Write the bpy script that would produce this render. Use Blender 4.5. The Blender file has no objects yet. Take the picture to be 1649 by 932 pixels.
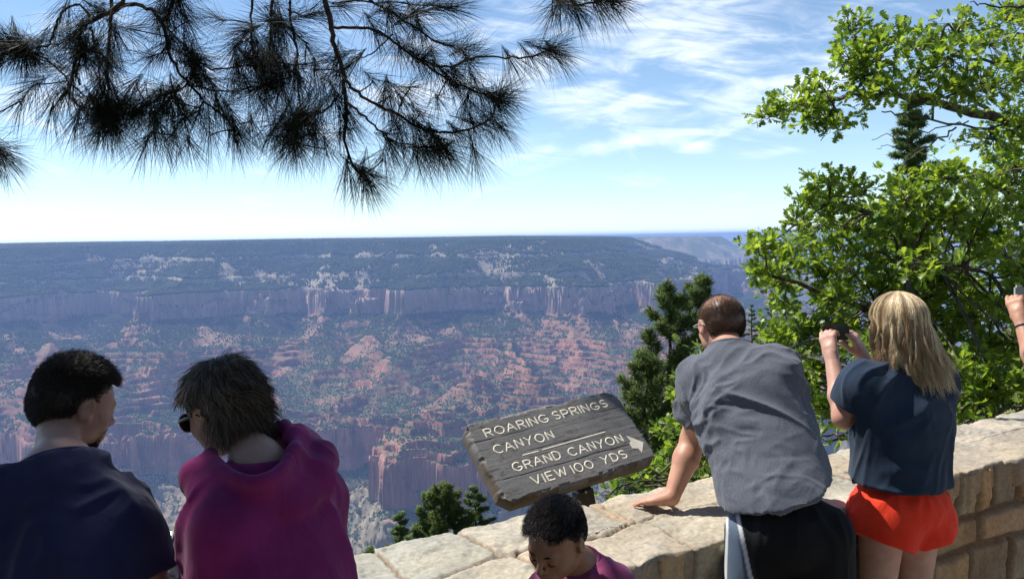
import bpy, math, random, bmesh
import numpy as np
from mathutils import Vector, Matrix, Quaternion

# ------------------------------------------------------------------ camera, sky, sun, exposure
SC = bpy.context.scene
COL = SC.collection
CAMZ = 1.85
PITCH = math.radians(3.72)
ROLL = math.radians(1.0)
FPX = 1294.0
camd = bpy.data.cameras.new('camera')
camd.sensor_width = 36.0
camd.lens = FPX / 1649.0 * 36.0
camd.clip_start = 0.05
camd.clip_end = 200000.0
cam = bpy.data.objects.new('camera', camd)
COL.objects.link(cam)
cam.matrix_world = (Matrix.Translation((0, 0, CAMZ)) @ Matrix.Rotation(math.pi / 2 - PITCH, 4, 'X')
                    @ Matrix.Rotation(-ROLL, 4, 'Z'))
SC.camera = cam

SUN_EL = math.radians(57)
SUN_AZ = math.radians(-63)          # from +Y (ahead) turned towards -X (left)
SUN_DIR = Vector((math.sin(SUN_AZ) * math.cos(SUN_EL), math.cos(SUN_AZ) * math.cos(SUN_EL), math.sin(SUN_EL)))
world = bpy.data.worlds.new('World')
SC.world = world
world.use_nodes = True
sund = bpy.data.lights.new('sun', 'SUN')
sund.energy = 4.6
sund.angle = math.radians(0.53)
sund.color = (1.0, 0.955, 0.88)
sun = bpy.data.objects.new('sun', sund)
COL.objects.link(sun)
sun.rotation_euler = SUN_DIR.to_track_quat('Z', 'Y').to_euler()
sun.location = (0, 0, 30)
SC.view_settings.view_transform = 'Standard'
SC.view_settings.look = 'None'
SC.view_settings.gamma = 1.0
SC.view_settings.exposure = 0.56
SKY_STRENGTH = 0.105
SC.render.engine = 'CYCLES'
SC.cycles.max_bounces = 6
SC.cycles.diffuse_bounces = 2
SC.cycles.glossy_bounces = 2
SC.cycles.transmission_bounces = 3
SC.cycles.transparent_max_bounces = 6
SC.cycles.volume_bounces = 2
SC.cycles.sample_clamp_indirect = 4.0
SC.cycles.use_denoising = True
SC.cycles.volume_step_rate = 1.0

nt = world.node_tree
nt.nodes.clear()
def N(tree, typ, **kw):
    n = tree.nodes.new(typ)
    for k, v in kw.items():
        if k in n.inputs.keys() if hasattr(n.inputs, 'keys') else False:
            n.inputs[k].default_value = v
        else:
            setattr(n, k, v)
    return n
def L(tree, a, b): tree.links.new(a, b)
def M_(tree, op, a, b=None, c=None, clamp=False):
    n = tree.nodes.new('ShaderNodeMath'); n.operation = op; n.use_clamp = clamp
    for i, v in enumerate((a, b, c)):
        if v is None: continue
        if isinstance(v, (int, float)): n.inputs[i].default_value = v
        else: tree.links.new(v, n.inputs[i])
    return n.outputs[0]
def MIX(tree, f, a, b, blend='MIX'):
    n = tree.nodes.new('ShaderNodeMix'); n.data_type = 'RGBA'; n.blend_type = blend
    for s, v in ((n.inputs[0], f), (n.inputs[6], a), (n.inputs[7], b)):
        if isinstance(v, (int, float)): s.default_value = v
        elif isinstance(v, (tuple, list)): s.default_value = (*v[:3], 1)
        else: tree.links.new(v, s)
    return n.outputs[2]
def SM(tree, v, lo, hi):
    n = tree.nodes.new('ShaderNodeMapRange'); n.interpolation_type = 'SMOOTHSTEP'
    tree.links.new(v, n.inputs[0]); n.inputs[1].default_value = lo; n.inputs[2].default_value = hi
    return n.outputs[0]

sky = nt.nodes.new('ShaderNodeTexSky')
sky.sky_type = 'NISHITA'; sky.sun_disc = False
sky.sun_elevation = SUN_EL
sky.sun_rotation = SUN_AZ
sky.altitude = 2400; sky.air_density = 1.0; sky.dust_density = 0.6; sky.ozone_density = 1.0
tc = nt.nodes.new('ShaderNodeTexCoord')
sep = nt.nodes.new('ShaderNodeSeparateXYZ'); L(nt, tc.outputs['Generated'], sep.inputs[0])
X, Y, Z = sep.outputs
az = M_(nt, 'MULTIPLY', M_(nt, 'ARCTAN2', X, Y), 57.2958)
el = M_(nt, 'MULTIPLY', M_(nt, 'ARCSINE', Z), 57.2958)
cv = nt.nodes.new('ShaderNodeCombineXYZ')
L(nt, M_(nt, 'MULTIPLY', az, 0.065), cv.inputs[0])
L(nt, M_(nt, 'MULTIPLY', M_(nt, 'ADD', el, M_(nt, 'MULTIPLY', az, 0.12)), 0.30), cv.inputs[1])
n1 = nt.nodes.new('ShaderNodeTexNoise'); n1.inputs['Scale'].default_value = 2.2
n1.inputs['Detail'].default_value = 9; n1.inputs['Roughness'].default_value = 0.62
n1.inputs['Distortion'].default_value = 0.8; L(nt, cv.outputs[0], n1.inputs['Vector'])
cv2 = nt.nodes.new('ShaderNodeCombineXYZ')
L(nt, M_(nt, 'MULTIPLY', az, 0.05), cv2.inputs[0])
L(nt, M_(nt, 'MULTIPLY', M_(nt, 'SUBTRACT', el, M_(nt, 'MULTIPLY', az, 0.25)), 0.16), cv2.inputs[1])
cv2.inputs[2].default_value = 3.7
n2 = nt.nodes.new('ShaderNodeTexNoise'); n2.inputs['Scale'].default_value = 2.0
n2.inputs['Detail'].default_value = 7; n2.inputs['Distortion'].default_value = 1.3
L(nt, cv2.outputs[0], n2.inputs['Vector'])
tot = None
def blob(a0, e0, ra, re_, amp, tilt=0.0):
    global tot
    da = M_(nt, 'SUBTRACT', az, a0)
    de = M_(nt, 'SUBTRACT', M_(nt, 'SUBTRACT', el, e0), M_(nt, 'MULTIPLY', da, tilt))
    q = M_(nt, 'ADD', M_(nt, 'POWER', M_(nt, 'DIVIDE', da, ra), 2), M_(nt, 'POWER', M_(nt, 'DIVIDE', de, re_), 2))
    g = M_(nt, 'MULTIPLY', M_(nt, 'EXPONENT', M_(nt, 'MULTIPLY', q, -1.0)), amp)
    tot = g if tot is None else M_(nt, 'ADD', tot, g)
blob(12, 14.5, 9, 4.0, 0.62, -0.15)     # broad veil, upper right of centre
blob(7, 9.0, 7, 1.6, 0.45, -0.12)
blob(19, 9.5, 8, 1.6, 0.50, 0.22)
blob(8, 6.4, 7, 0.55, 0.55, 0.10)       # thin streak
blob(13, 6.0, 1.3, 0.55, 0.50, 0.0)
blob(18, 5.3, 3.2, 0.35, 0.35, 0.03)
blob(-26, 9.0, 9, 2.5, 0.42, 0.1)
blob(-6, 11.0, 8, 3.5, 0.45, 0.1)
blob(2, 5.0, 3, 0.8, 0.30, 0.1)
blob(60, 30, 30, 12, 0.5, 0.0)
blob(-70, 35, 25, 12, 0.4, 0.0)
nn = M_(nt, 'ADD', M_(nt, 'MULTIPLY', n1.outputs[0], 0.75), M_(nt, 'MULTIPLY', n2.outputs[0], 0.45))
cl = SM(nt, M_(nt, 'ADD', nn, M_(nt, 'MULTIPLY', tot, 0.36)), 0.62, 1.0)
cl = M_(nt, 'MULTIPLY', cl, 0.85)
skyc = MIX(nt, 1.0, sky.outputs[0], (1.0, 1.08, 1.09), 'MULTIPLY')
# low band pales towards the horizon through thin high haze
pal = M_(nt, 'EXPONENT', M_(nt, 'MULTIPLY', M_(nt, 'MAXIMUM', el, 0.0), -0.14))
skyc = MIX(nt, M_(nt, 'MULTIPLY', pal, 0.25), skyc, (6.0, 7.6, 9.2))
col = MIX(nt, cl, skyc, (8.6, 9.1, 9.7))
bg = nt.nodes.new('ShaderNodeBackground'); bg.inputs[1].default_value = SKY_STRENGTH
L(nt, col, bg.inputs[0])
wo = nt.nodes.new('ShaderNodeOutputWorld'); L(nt, bg.outputs[0], wo.inputs[0])

# ------------------------------------------------------------------ helpers
def ray(px, py):
    """Direction (Y = 1) of a pixel of the photograph."""
    a = (px - 824.5) / FPX; b = -(py - 466.0) / FPX
    c, s = math.cos(-ROLL), math.sin(-ROLL)
    a, b = a * c - b * s, a * s + b * c
    y = math.cos(PITCH) + math.sin(PITCH) * b
    z = -math.sin(PITCH) + math.cos(PITCH) * b
    return a / y, z / y
def P(px, py, Y):
    a, z = ray(px, py)
    return np.array([a * Y, Y, CAMZ + z * Y])
def PZ(px, py, z):
    a, k = ray(px, py)
    Yd = (z - CAMZ) / k
    return np.array([a * Yd, Yd, z])

def tag(o, label=None, cat=None, group=None, kind=None):
    if label: o['label'] = label
    if cat: o['category'] = cat
    if group: o['group'] = group
    if kind: o['kind'] = kind
    return o
def empty(name, loc=(0, 0, 0), label=None, cat=None, group=None):
    o = bpy.data.objects.new(name, None)
    o.empty_display_size = 0.2
    COL.objects.link(o); o.location = loc
    return tag(o, label, cat, group)
def link(name, me, mats=None, parent=None, smooth=False):
    """Mesh is in world coordinates; parents are Empties without rotation."""
    o = bpy.data.objects.new(name, me)
    COL.objects.link(o)
    if mats is not None:
        for m in (mats if isinstance(mats, (list, tuple)) else [mats]): me.materials.append(m)
    if smooth: me.shade_smooth()
    if parent is not None:
        o.parent = parent
        off = Vector((0, 0, 0)); p = parent
        while p is not None:
            off = off + p.location; p = p.parent
        o.location = -off
    return o
def mesh_np(name, V, F, col=None, uvname=None):
    """V (n,3); F an (m,k) array or a list of such arrays."""
    me = bpy.data.meshes.new(name)
    Fs = F if isinstance(F, list) else [F]
    Fs = [np.asarray(f, dtype=np.int32) for f in Fs if len(f)]
    V = np.asarray(V, dtype=np.float32)
    me.vertices.add(len(V)); me.vertices.foreach_set('co', V.ravel())
    nl = sum(f.size for f in Fs); nf = sum(len(f) for f in Fs)
    me.loops.add(nl); me.loops.foreach_set('vertex_index', np.concatenate([f.ravel() for f in Fs]))
    me.polygons.add(nf)
    tot_ = np.concatenate([np.full(len(f), f.shape[1], dtype=np.int32) for f in Fs])
    st = np.concatenate([[0], np.cumsum(tot_)[:-1]]).astype(np.int32)
    me.polygons.foreach_set('loop_start', st); me.polygons.foreach_set('loop_total', tot_)
    me.update(calc_edges=True)
    if col is not None:
        c = np.ones((len(V), 4), dtype=np.float32); c[:, :3] = col
        a = me.color_attributes.new('Col', 'FLOAT_COLOR', 'POINT')
        a.data.foreach_set('color', c.ravel())
    return me

_PR = np.random.default_rng(99)
_PT = _PR.permutation(8192).astype(np.int32)
_PF = _PR.random(8192).astype(np.float32)
def h3(ix, iy, iz):
    return _PF[(_PT[(_PT[(_PT[ix & 8191] + iy) & 8191] + iz) & 8191])]
def noise3(p):
    p = np.asarray(p, dtype=np.float64)
    fl = np.floor(p); f = (p - fl).astype(np.float32); i = fl.astype(np.int32); u = f * f * (3 - 2 * f)
    x, y, z = i[..., 0], i[..., 1], i[..., 2]
    r = 0
    for dx in (0, 1):
        wx = u[..., 0] if dx else 1 - u[..., 0]
        for dy in (0, 1):
            wy = u[..., 1] if dy else 1 - u[..., 1]
            for dz in (0, 1):
                wz = u[..., 2] if dz else 1 - u[..., 2]
                r = r + wx * wy * wz * h3(x + dx, y + dy, z + dz)
    return r
def noise2(x, y, seed=0):
    x = np.asarray(x, dtype=np.float64); y = np.asarray(y, dtype=np.float64)
    ix = np.floor(x); iy = np.floor(y)
    fx = (x - ix).astype(np.float32); fy = (y - iy).astype(np.float32)
    ix = ix.astype(np.int32); iy = iy.astype(np.int32)
    ux = fx * fx * (3 - 2 * fx); uy = fy * fy * (3 - 2 * fy)
    s = seed * 17 + 5
    i0 = _PT[ix & 8191]; i1 = _PT[(ix + 1) & 8191]
    g = lambda q, jy: _PF[_PT[(_PT[(q + jy) & 8191] + s) & 8191]]
    a = g(i0, iy); b = g(i1, iy); c = g(i0, iy + 1); d = g(i1, iy + 1)
    return (a * (1 - ux) + b * ux) * (1 - uy) + (c * (1 - ux) + d * ux) * uy
def fbm2(x, y, o=4, seed=0, gain=0.5):
    r = 0; a = 1; t = 0
    for i in range(o):
        r = r + a * (noise2(x * 2 ** i + 13.7 * i, y * 2 ** i + 7.1 * i, seed + i) - 0.5) * 2; t += a; a *= gain
    return r / t
def fbm3(p, o=3, gain=0.5):
    r = 0; a = 1; t = 0
    for i in range(o):
        r = r + a * (noise3(p * 2 ** i + 11.3 * i) - 0.5) * 2; t += a; a *= gain
    return r / t
def sstep(x, a, b):
    t = np.clip((x - a) / (b - a), 0, 1); return t * t * (3 - 2 * t)

def new_mat(name):
    m = bpy.data.materials.new(name); m.use_nodes = True
    t = m.node_tree
    return m, t, t.nodes['Principled BSDF']
def tex(t, scale, detail=4, rough=0.55, coord='Object', vscale=None, kind='ShaderNodeTexNoise', dist=0.0):
    c = t.nodes.new('ShaderNodeTexCoord'); n = t.nodes.new(kind)
    src = c.outputs[coord]
    if vscale:
        mp = t.nodes.new('ShaderNodeMapping'); mp.inputs['Scale'].default_value = vscale
        t.links.new(src, mp.inputs[0]); src = mp.outputs[0]
    t.links.new(src, n.inputs['Vector']); n.inputs['Scale'].default_value = scale
    if kind == 'ShaderNodeTexNoise':
        n.inputs['Detail'].default_value = detail; n.inputs['Roughness'].default_value = rough
        n.inputs['Distortion'].default_value = dist
    return n.outputs[0]
def bump(t, bsdf, h, strength=0.3, dist=0.002, normal=None):
    b = t.nodes.new('ShaderNodeBump'); b.inputs['Strength'].default_value = strength
    b.inputs['Distance'].default_value = dist; t.links.new(h, b.inputs['Height'])
    if normal: t.links.new(normal, b.inputs['Normal'])
    t.links.new(b.outputs[0], bsdf.inputs['Normal']); return b.outputs[0]
def simple(name, c1, c2=None, scale=8, rough=0.8, bumpd=0.0, bscale=60, spec=0.3, vscale=None):
    m, t, b = new_mat(name)
    c2 = c2 or tuple(v * 0.75 for v in c1)
    n = tex(t, scale, vscale=vscale)
    t.links.new(MIX(t, SM(t, n, 0.35, 0.65), c1, c2), b.inputs['Base Color'])
    b.inputs['Roughness'].default_value = rough
    b.inputs['Specular IOR Level'].default_value = spec
    if bumpd: bump(t, b, tex(t, bscale, 5), 0.8, bumpd)
    return m
RNG = np.random.default_rng(7)
# ------------------------------------------------------------------ terrain: one polar sheet round the viewpoint
def azr(px, r):
    a, _ = ray(px, 400.0); h = math.hypot(a, 1)
    return np.array([a / h * r, r / h])
def seg_d(X, Y, a, b):
    d = b - a; L2 = float(d @ d)
    t = np.clip(((X - a[0]) * d[0] + (Y - a[1]) * d[1]) / L2, 0, 1)
    return np.hypot(X - a[0] - t * d[0], Y - a[1] - t * d[1]), t
def poly_sd(X, Y, pts):
    """distance to a closed polygon, negative inside"""
    D = np.full(X.shape, 1e9); ins = np.zeros(X.shape, bool)
    for i in range(len(pts)):
        a = pts[i]; b = pts[(i + 1) % len(pts)]
        d, _ = seg_d(X, Y, a, b); D = np.minimum(D, d)
        c = ((a[1] > Y) != (b[1] > Y))
        xi = (b[0] - a[0]) * (Y - a[1]) / (b[1] - a[1] + 1e-9) + a[0]
        ins ^= c & (X < xi)
    return np.where(ins, -D, D)
def smin(a, b, k):
    h = np.clip(0.5 + 0.5 * (b - a) / k, 0, 1)
    return b * (1 - h) + a * h - k * h * (1 - h)

RIM = [azr(*q) for q in ((-1500, 9000), (-500, 4300), (-150, 4250), (60, 4150), (230, 4350), (330, 4000), (520, 4150), (640, 3850),
                         (720, 4000), (800, 3700), (900, 3720), (960, 3950), (985, 4400), (1010, 5000), (960, 5800), (900, 7000),
                         (820, 9500), (-200, 16000), (-1500, 18000))]
MESA = [azr(*q) for q in ((930, 7000), (1010, 6900), (1070, 6600), (1120, 6650), (1140, 6900), (1138, 7400), (1100, 8500), (900, 9800), (850, 8300))]
SOUTH = [azr(*q) for q in ((700, 24000), (900, 21000), (1020, 19500), (1180, 18500), (1330, 18500), (1500, 17000), (2400, 15000), (4000, 30000),
                           (3000, 90000), (-500, 90000), (300, 40000))]
# spurs: start, end (px, r), value of the drop distance at both ends, flank factor
SPURS = [((826, 3450), (836, 2750), 430, 640, 2.6), ((905, 3500), (930, 3000), 440, 620, 2.4), ((845, 3700), (700, 2180), 330, 1190, 1.25), ((800, 3300), (845, 2500), 470, 900, 1.9), ((565, 3950), (545, 3000), 380, 820, 2.0),
         ((1000, 4200), (985, 2950), 400, 880, 1.8), ((985, 4500), (1098, 4750), 40, 440, 1.2), ((1112, 4850), (1215, 4700), 395, 440, 1.5),
         ((330, 4050), (400, 2950), 400, 900, 1.9), ((90, 4200), (60, 3000), 340, 860, 1.8), ((700, 3900), (690, 3050), 470, 860, 2.1), ((470, 3700), (480, 3150), 520, 800, 2.2), ((220, 4200), (190, 3200), 420, 900, 2.1), ((220, 3300), (300, 2400), 900, 1300, 1.1),
         ((-200, 4200), (-160, 2500), 430, 1200, 1.4), ((1150, 4700), (1100, 3000), 600, 1200, 1.6), ((30, 2700), (230, 1750), 1240, 1700, 0.9),
         ((690, 2300), (560, 1500), 1230, 1800, 0.9)]
PROF_D = [-90000, -4000, -600, 0, 120, 135, 300, 310, 450, 462, 476, 560, 700]
PROF_Z = [8, 4, -4, -16, -72, -90, -150, -168, -206, -250, -305, -345, -395]
dd, zz = 700.0, -395.0
_r = random.Random(4)
for k in range(9):                                  # ledges of the red beds
    run = 40 + 18 * _r.random(); dd += run; zz -= 4 + 4 * _r.random(); PROF_D.append(dd); PROF_Z.append(zz)
    dd += 4; zz -= 11 + 6 * _r.random(); PROF_D.append(dd); PROF_Z.append(zz)
ZRW = zz
PROF_D += [dd + 40, dd + 48, dd + 60, dd + 150, dd + 152, dd + 420, dd + 424, dd + 800, dd + 2500, 90000]
PROF_Z += [zz - 10, zz - 80, zz - 125, zz - 175, zz - 182, zz - 290, zz - 306, zz - 380, zz - 480, zz - 560]
PROF_D = np.array(PROF_D, float); PROF_Z = np.array(PROF_Z, float)
PROF_S = np.array([-90000, -4000, -600, 0, 300, 450, 476, 700, dd, dd + 60, dd + 420, dd + 800, dd + 2500, 90000], float)
PROF_SZ = np.array([8, 4, -4, -16, -150, -206, -305, -395, ZRW, ZRW - 125, ZRW - 290, ZRW - 380, ZRW - 480, ZRW - 560], float)
WALL_A = np.array([0.55, 2.49]); WALL_T = np.array([0.869, 0.495]); WALL_T /= np.linalg.norm(WALL_T)
WALL_N = np.array([-WALL_T[1], WALL_T[0]])            # points away from the viewer, over the edge
WALL_W = 0.50; WALL_H = 0.86
def near_ground(X, Y):
    w = (X - WALL_A[0]) * WALL_N[0] + (Y - WALL_A[1]) * WALL_N[1] - WALL_W
    u = (X - WALL_A[0]) * WALL_T[0] + (Y - WALL_A[1]) * WALL_T[1]
    wp = np.maximum(w, 0)
    azp = np.arctan2(X, np.maximum(Y, 1e-3))
    right = sstep(azp + .02 * np.sin(np.hypot(X, Y) * .02), 0.27, 0.60)
    steep = 0.72 - 0.50 * right * sstep(np.hypot(X, Y), 1, 12) * (1 - sstep(np.hypot(X, Y), 500, 1500))
    z = -wp * steep
    z = z + np.where(wp > 0, 0.12 * fbm2(X * 0.7, Y * 0.7, 4, 3) * np.minimum(wp, 3) + 0.9 * fbm2(X * 0.05, Y * 0.05, 4, 9) * sstep(wp, 3, 60) * 6, 0)
    return np.where(w < 0, 0.012 * fbm2(X * 3, Y * 3, 4, 21), z)
def canyon_D(X, Y):
    wx = 90 * fbm2(X / 900, Y / 900, 3, 31) + 35 * fbm2(X / 260, Y / 260, 3, 35)
    wy = 90 * fbm2(X / 900, Y / 900, 3, 41) + 35 * fbm2(X / 260, Y / 260, 3, 45)
    Xw, Yw = X + wx, Y + wy
    D0 = poly_sd(Xw, Yw, RIM)
    D = D0 + 0.0
    for a, b, d0, d1, k in SPURS:
        d, t = seg_d(Xw, Yw, azr(*a), azr(*b))
        D = smin(D, d0 + (d1 - d0) * t + d * k, 35)
    # ravines: grow with distance from the rim
    rid = 1 - np.abs(fbm2(Xw / 560, Yw / 560, 4, 51)) * 2.4
    amp = np.interp(D, [-50, 0, 200, 500, 1200, 2500], [0, 55, 160, 250, 320, 350])
    D = D - amp * (rid - 0.55)
    rid2 = 1 - np.abs(fbm2(X / 130, Y / 130, 3, 61)) * 2.2
    D = D - np.interp(D, [-50, 0, 300, 1500], [0, 12, 30, 60]) * (rid2 - 0.5)
    D = D + np.interp(D, [-50, 50, 400, 900], [0, 5, 14, 14]) * fbm2(X / 34, Y / 34, 3, 71, 0.6)
    far = poly_sd(X + 3 * wx, Y + 3 * wy, MESA); far2 = poly_sd(X + 9 * wx, Y + 9 * wy, SOUTH)
    rm = 1 - np.abs(fbm2(X / 900, Y / 900, 4, 81)) * 2
    D = np.minimum(D, np.minimum(far * 0.9 + 200 * (0.5 - rm) * sstep(far, 0, 500) + 10, far2 * 0.45 + 350 * (0.5 - rm) * sstep(far2, 0, 800) + 20))
    return D
def terrain_z(X, Y):
    D = canyon_D(X, Y)
    z0 = np.interp(D, PROF_S, PROF_SZ)
    D = D + np.interp(D, [0, 200, 700], [2, 18, 42]) * fbm3(np.stack([X / 150, Y / 150, z0 / 26], -1), 2)
    talus = sstep(fbm2(X / 230, Y / 230, 3, 201) + 0.35 * fbm2(X / 60, Y / 60, 2, 203), -0.02, 0.22) * np.interp(D, [100, 480, 560, 2500], [.0, .0, .85, .9]) + .85 * sstep(fbm2(X / 240, Y / 240, 3, 211), .02, .16) * (D > 200) * (D < 560)
    talus = np.minimum(talus, .95); talus = np.where((z0 < ZRW - 5) & (z0 > ZRW - 175), talus * (0.15 + 0.85 * sstep(fbm2(X / 600, Y / 600, 2, 205), -.1, .15)), talus)
    z = np.interp(D, PROF_D, PROF_Z) * (1 - talus) + np.interp(D, PROF_S, PROF_SZ) * talus
    g1 = np.abs(fbm2(X / 170 + z * .004, Y / 170, 5, 231, .58)) * 2; z = z - np.interp(D, [700, 1150, 1500, 2600], [0, 6, 55, 75]) * (g1 ** .7 - .35)
    z = z + 7 * fbm2(X / 210, Y / 210, 3, 91) * sstep(D, 0, 100) + 1.8 * fbm2(X / 22, Y / 22, 3, 95) * sstep(D, -50, 60)
    z = z + 14 * fbm2(X / 1500, Y / 1500, 2, 97) * (1 - sstep(D, -200, 300))
    R = np.hypot(X, Y)
    hill, _ = seg_d(X, Y, azr(1230, 42000), azr(1245, 42000))
    z = z + 30 * np.exp(-(hill / 700) ** 2)
    ng = near_ground(X, Y)
    zz_ = np.where(R < 1300, ng, np.maximum(ng, z))
    behind = Y < 0
    return np.where(behind, np.where(R < 60000, 0.012 * fbm2(X * 3, Y * 3, 4, 21) * (R < 40), 0) , zz_), D
a_in = np.arctan([ray(p, 400)[0] for p in np.linspace(-70, 1720, 1250)])
lo, hi = a_in[0], a_in[-1]
a_all = np.concatenate([a_in, np.linspace(hi, lo + 2 * math.pi, 170)[1:-1]])
rows = np.concatenate([np.geomspace(0.35, 30, 110, endpoint=False), np.geomspace(30, 1450, 90, endpoint=False),
                       np.linspace(1450, 5200, 900, endpoint=False), np.geomspace(5200, 12500, 130, endpoint=False), np.geomspace(12500, 90000, 70)])
AA, RR = np.meshgrid(a_all, rows, indexing='xy')
# radial positions follow the arc length of every column, so that cliffs get their share of rows
k0, k1 = 200, 1100
cin = len(a_in)
Rc = np.linspace(1450, 5200, 700); Ac, Rg = np.meshgrid(a_in[::3], Rc, indexing='xy')
Zc, _d = terrain_z(np.sin(Ac) * Rg, np.cos(Ac) * Rg)
step = np.sqrt(np.diff(Rg, axis=0) ** 2 * 0.35 + (np.diff(Zc, axis=0) * 1.0) ** 2)
ker = np.exp(-(np.arange(-24, 25) / 11.0) ** 2); ker /= ker.sum()
pad = np.pad(step, ((0, 0), (24, 24)), mode='edge')
step = sum(ker[i] * pad[:, i:i + step.shape[1]] for i in range(49))
cum = np.concatenate([np.zeros((1, step.shape[1])), np.cumsum(step, 0)])
Rn = np.empty((k1 - k0, cum.shape[1]))
for j in range(cum.shape[1]):
    Rn[:, j] = np.interp(np.linspace(0, cum[-1, j], k1 - k0 + 1)[:-1], cum[:, j], Rc)
jj = np.arange(cin) / 3.0; j0 = np.minimum(jj.astype(int), Rn.shape[1] - 2); jf = np.clip(jj - j0, 0, 1)
RR[k0:k1, :cin] = Rn[:, j0] * (1 - jf) + Rn[:, j0 + 1] * jf
TX = np.sin(AA) * RR; TY = np.cos(AA) * RR
TZ, TD = terrain_z(TX, TY)
# rough cliff faces: beds and joints push the rock in and out
m_ = (slice(k0, k1), slice(2, cin - 2))
gz = np.abs(np.gradient(TZ, axis=0)) / (np.abs(np.gradient(RR, axis=0)) + .1)
stp = sstep(gz[m_], 0.8, 2.0)
q_ = np.stack([TX[m_] / 28, TY[m_] / 28, TZ[m_] / 9], -1)
push = (fbm3(q_, 3) * 14 + (noise3(np.stack([TX[m_] / 300, TY[m_] / 300, TZ[m_] / 13], -1)) - .5) * 9) * stp
TX[m_] += np.sin(AA[m_]) * push; TY[m_] += np.cos(AA[m_]) * push
nr, nc = TX.shape
TV = np.stack([TX, TY, TZ], -1)
# normals
du = np.roll(TV, -1, 1) - np.roll(TV, 1, 1); dv = np.gradient(TV, axis=0)
TN = np.cross(du, dv); TN /= np.linalg.norm(TN, axis=-1, keepdims=True) + 1e-9
TN *= np.sign(TN[..., 2:3] + 1e-9)
# rock and soil colours by layer
zl = TZ + 5 * fbm2(TX / 300, TY / 300, 3, 111)
C_K = [40, -10, -150, -206, -210, -304, -310, -395, -400, ZRW - 8, ZRW - 14, ZRW - 125, ZRW - 132, ZRW - 290, ZRW - 600]
C_V = [(.20, .19, .13), (.25, .22, .16), (.30, .26, .19), (.34, .28, .21), (.40, .28, .22), (.33, .22, .17), (.32, .18, .12), (.31, .15, .095), (.33, .15, .095),
       (.31, .15, .10), (.38, .19, .135), (.36, .18, .13), (.30, .25, .17), (.32, .27, .18), (.26, .24, .18)]
ks = np.array(C_K[::-1], float); vs = np.array(C_V[::-1])
rock = np.stack([np.interp(zl, ks, vs[:, i]) for i in range(3)], -1)
band = noise3(np.stack([TX / 240, TY / 240, TZ / 5.0], -1)) * 0.6 + noise3(np.stack([TX / 90, TY / 90, TZ / 1.9 + 50], -1)) * 0.4
rock *= (0.50 + 1.0 * band)[..., None]
stain = noise3(np.stack([TX / 18, TY / 18, TZ / 90.0], -1))
rock *= (0.80 + 0.25 * stain + .15 * noise3(np.stack([TX / 12, TY / 12, TZ / 10.0], -1)))[..., None]
nz = TN[..., 2]
gentle = sstep(nz, 0.45, 0.85)
vn = fbm2(TX / 120, TY / 120, 5, 121, 0.62) * 0.5 + 0.5
veg_amt = np.interp(zl, [ZRW - 400, ZRW - 170, ZRW, -420, -340, -225, 20], [.5, .55, .60, .66, .62, .50, .75])
veg = sstep(vn, 0.60 - 0.42 * veg_amt, 0.85 - 0.42 * veg_amt) * gentle
soil = rock * 0.45 + np.array((.21, .17, .115)) * 0.55
scrub = np.array((.075, .105, .048)) * (0.7 + 0.6 * stain[..., None])
TC = rock * (1 - gentle[..., None]) + soil * gentle[..., None]
TC = TC * (1 - 0.85 * veg[..., None]) + scrub * 0.85 * veg[..., None]
nearm = (RR < 1300) & (TY > -1e9)
w_ = (TX - WALL_A[0]) * WALL_N[0] + (TY - WALL_A[1]) * WALL_N[1]
gcol = np.array((.17, .14, .09)) * (0.75 + 0.5 * noise2(TX * 4, TY * 4, 7))[..., None]
scr2 = np.array((.07, .085, .035)) * (0.6 + 0.8 * noise2(TX / 3, TY / 3, 8))[..., None]
pave = np.array((.32, .29, .25)) * (0.85 + 0.3 * noise2(TX * 6, TY * 6, 9))[..., None]
TC = np.where(nearm[..., None], np.where((w_ > WALL_W)[..., None], gcol * .3 + scr2 * .7, pave), TC)
TC = np.where(((TY < 0) & (RR > 12))[..., None], scr2, TC)
idx = np.arange(nr * nc).reshape(nr, nc)
i0 = idx[:-1]; i1 = idx[1:]
F = np.stack([i0, np.roll(i0, -1, 1), np.roll(i1, -1, 1), i1], -1).reshape(-1, 4)
cen = np.array([[0, 0, float(TZ[0].mean())]])
V = np.concatenate([TV.reshape(-1, 3), cen]); Cc = np.concatenate([np.clip(TC, 0.01, .8).reshape(-1, 3), [[.3, .28, .25]]])
F3 = np.stack([np.full(nc, nr * nc), np.roll(idx[0], -1), idx[0]], -1)
me = mesh_np('terrain', V, [F[:, ::-1], F3[:, ::-1]], Cc)
mt_, t, b = new_mat('canyon_rock_and_soil')
at = t.nodes.new('ShaderNodeAttribute'); at.attribute_name = 'Col'
ns = tex(t, 0.35, 3, 0.7)
t.links.new(MIX(t, 1.0, at.outputs['Color'], MIX(t, SM(t, ns, .3, .7), (.78, .78, .78), (1.2, 1.2, 1.2)), 'MULTIPLY'), b.inputs['Base Color'])
b.inputs['Roughness'].default_value = 0.95; b.inputs['Specular IOR Level'].default_value = 0.1
terrain = link('terrain', me, mt_); tag(terrain, kind='structure')
terrain['label'] = 'canyon walls of red and tan layered cliffs with wooded slopes, and the ground around the overlook'
# flip check
if me.polygons[nc * 150].normal.z < 0: me.flip_normals()

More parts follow.
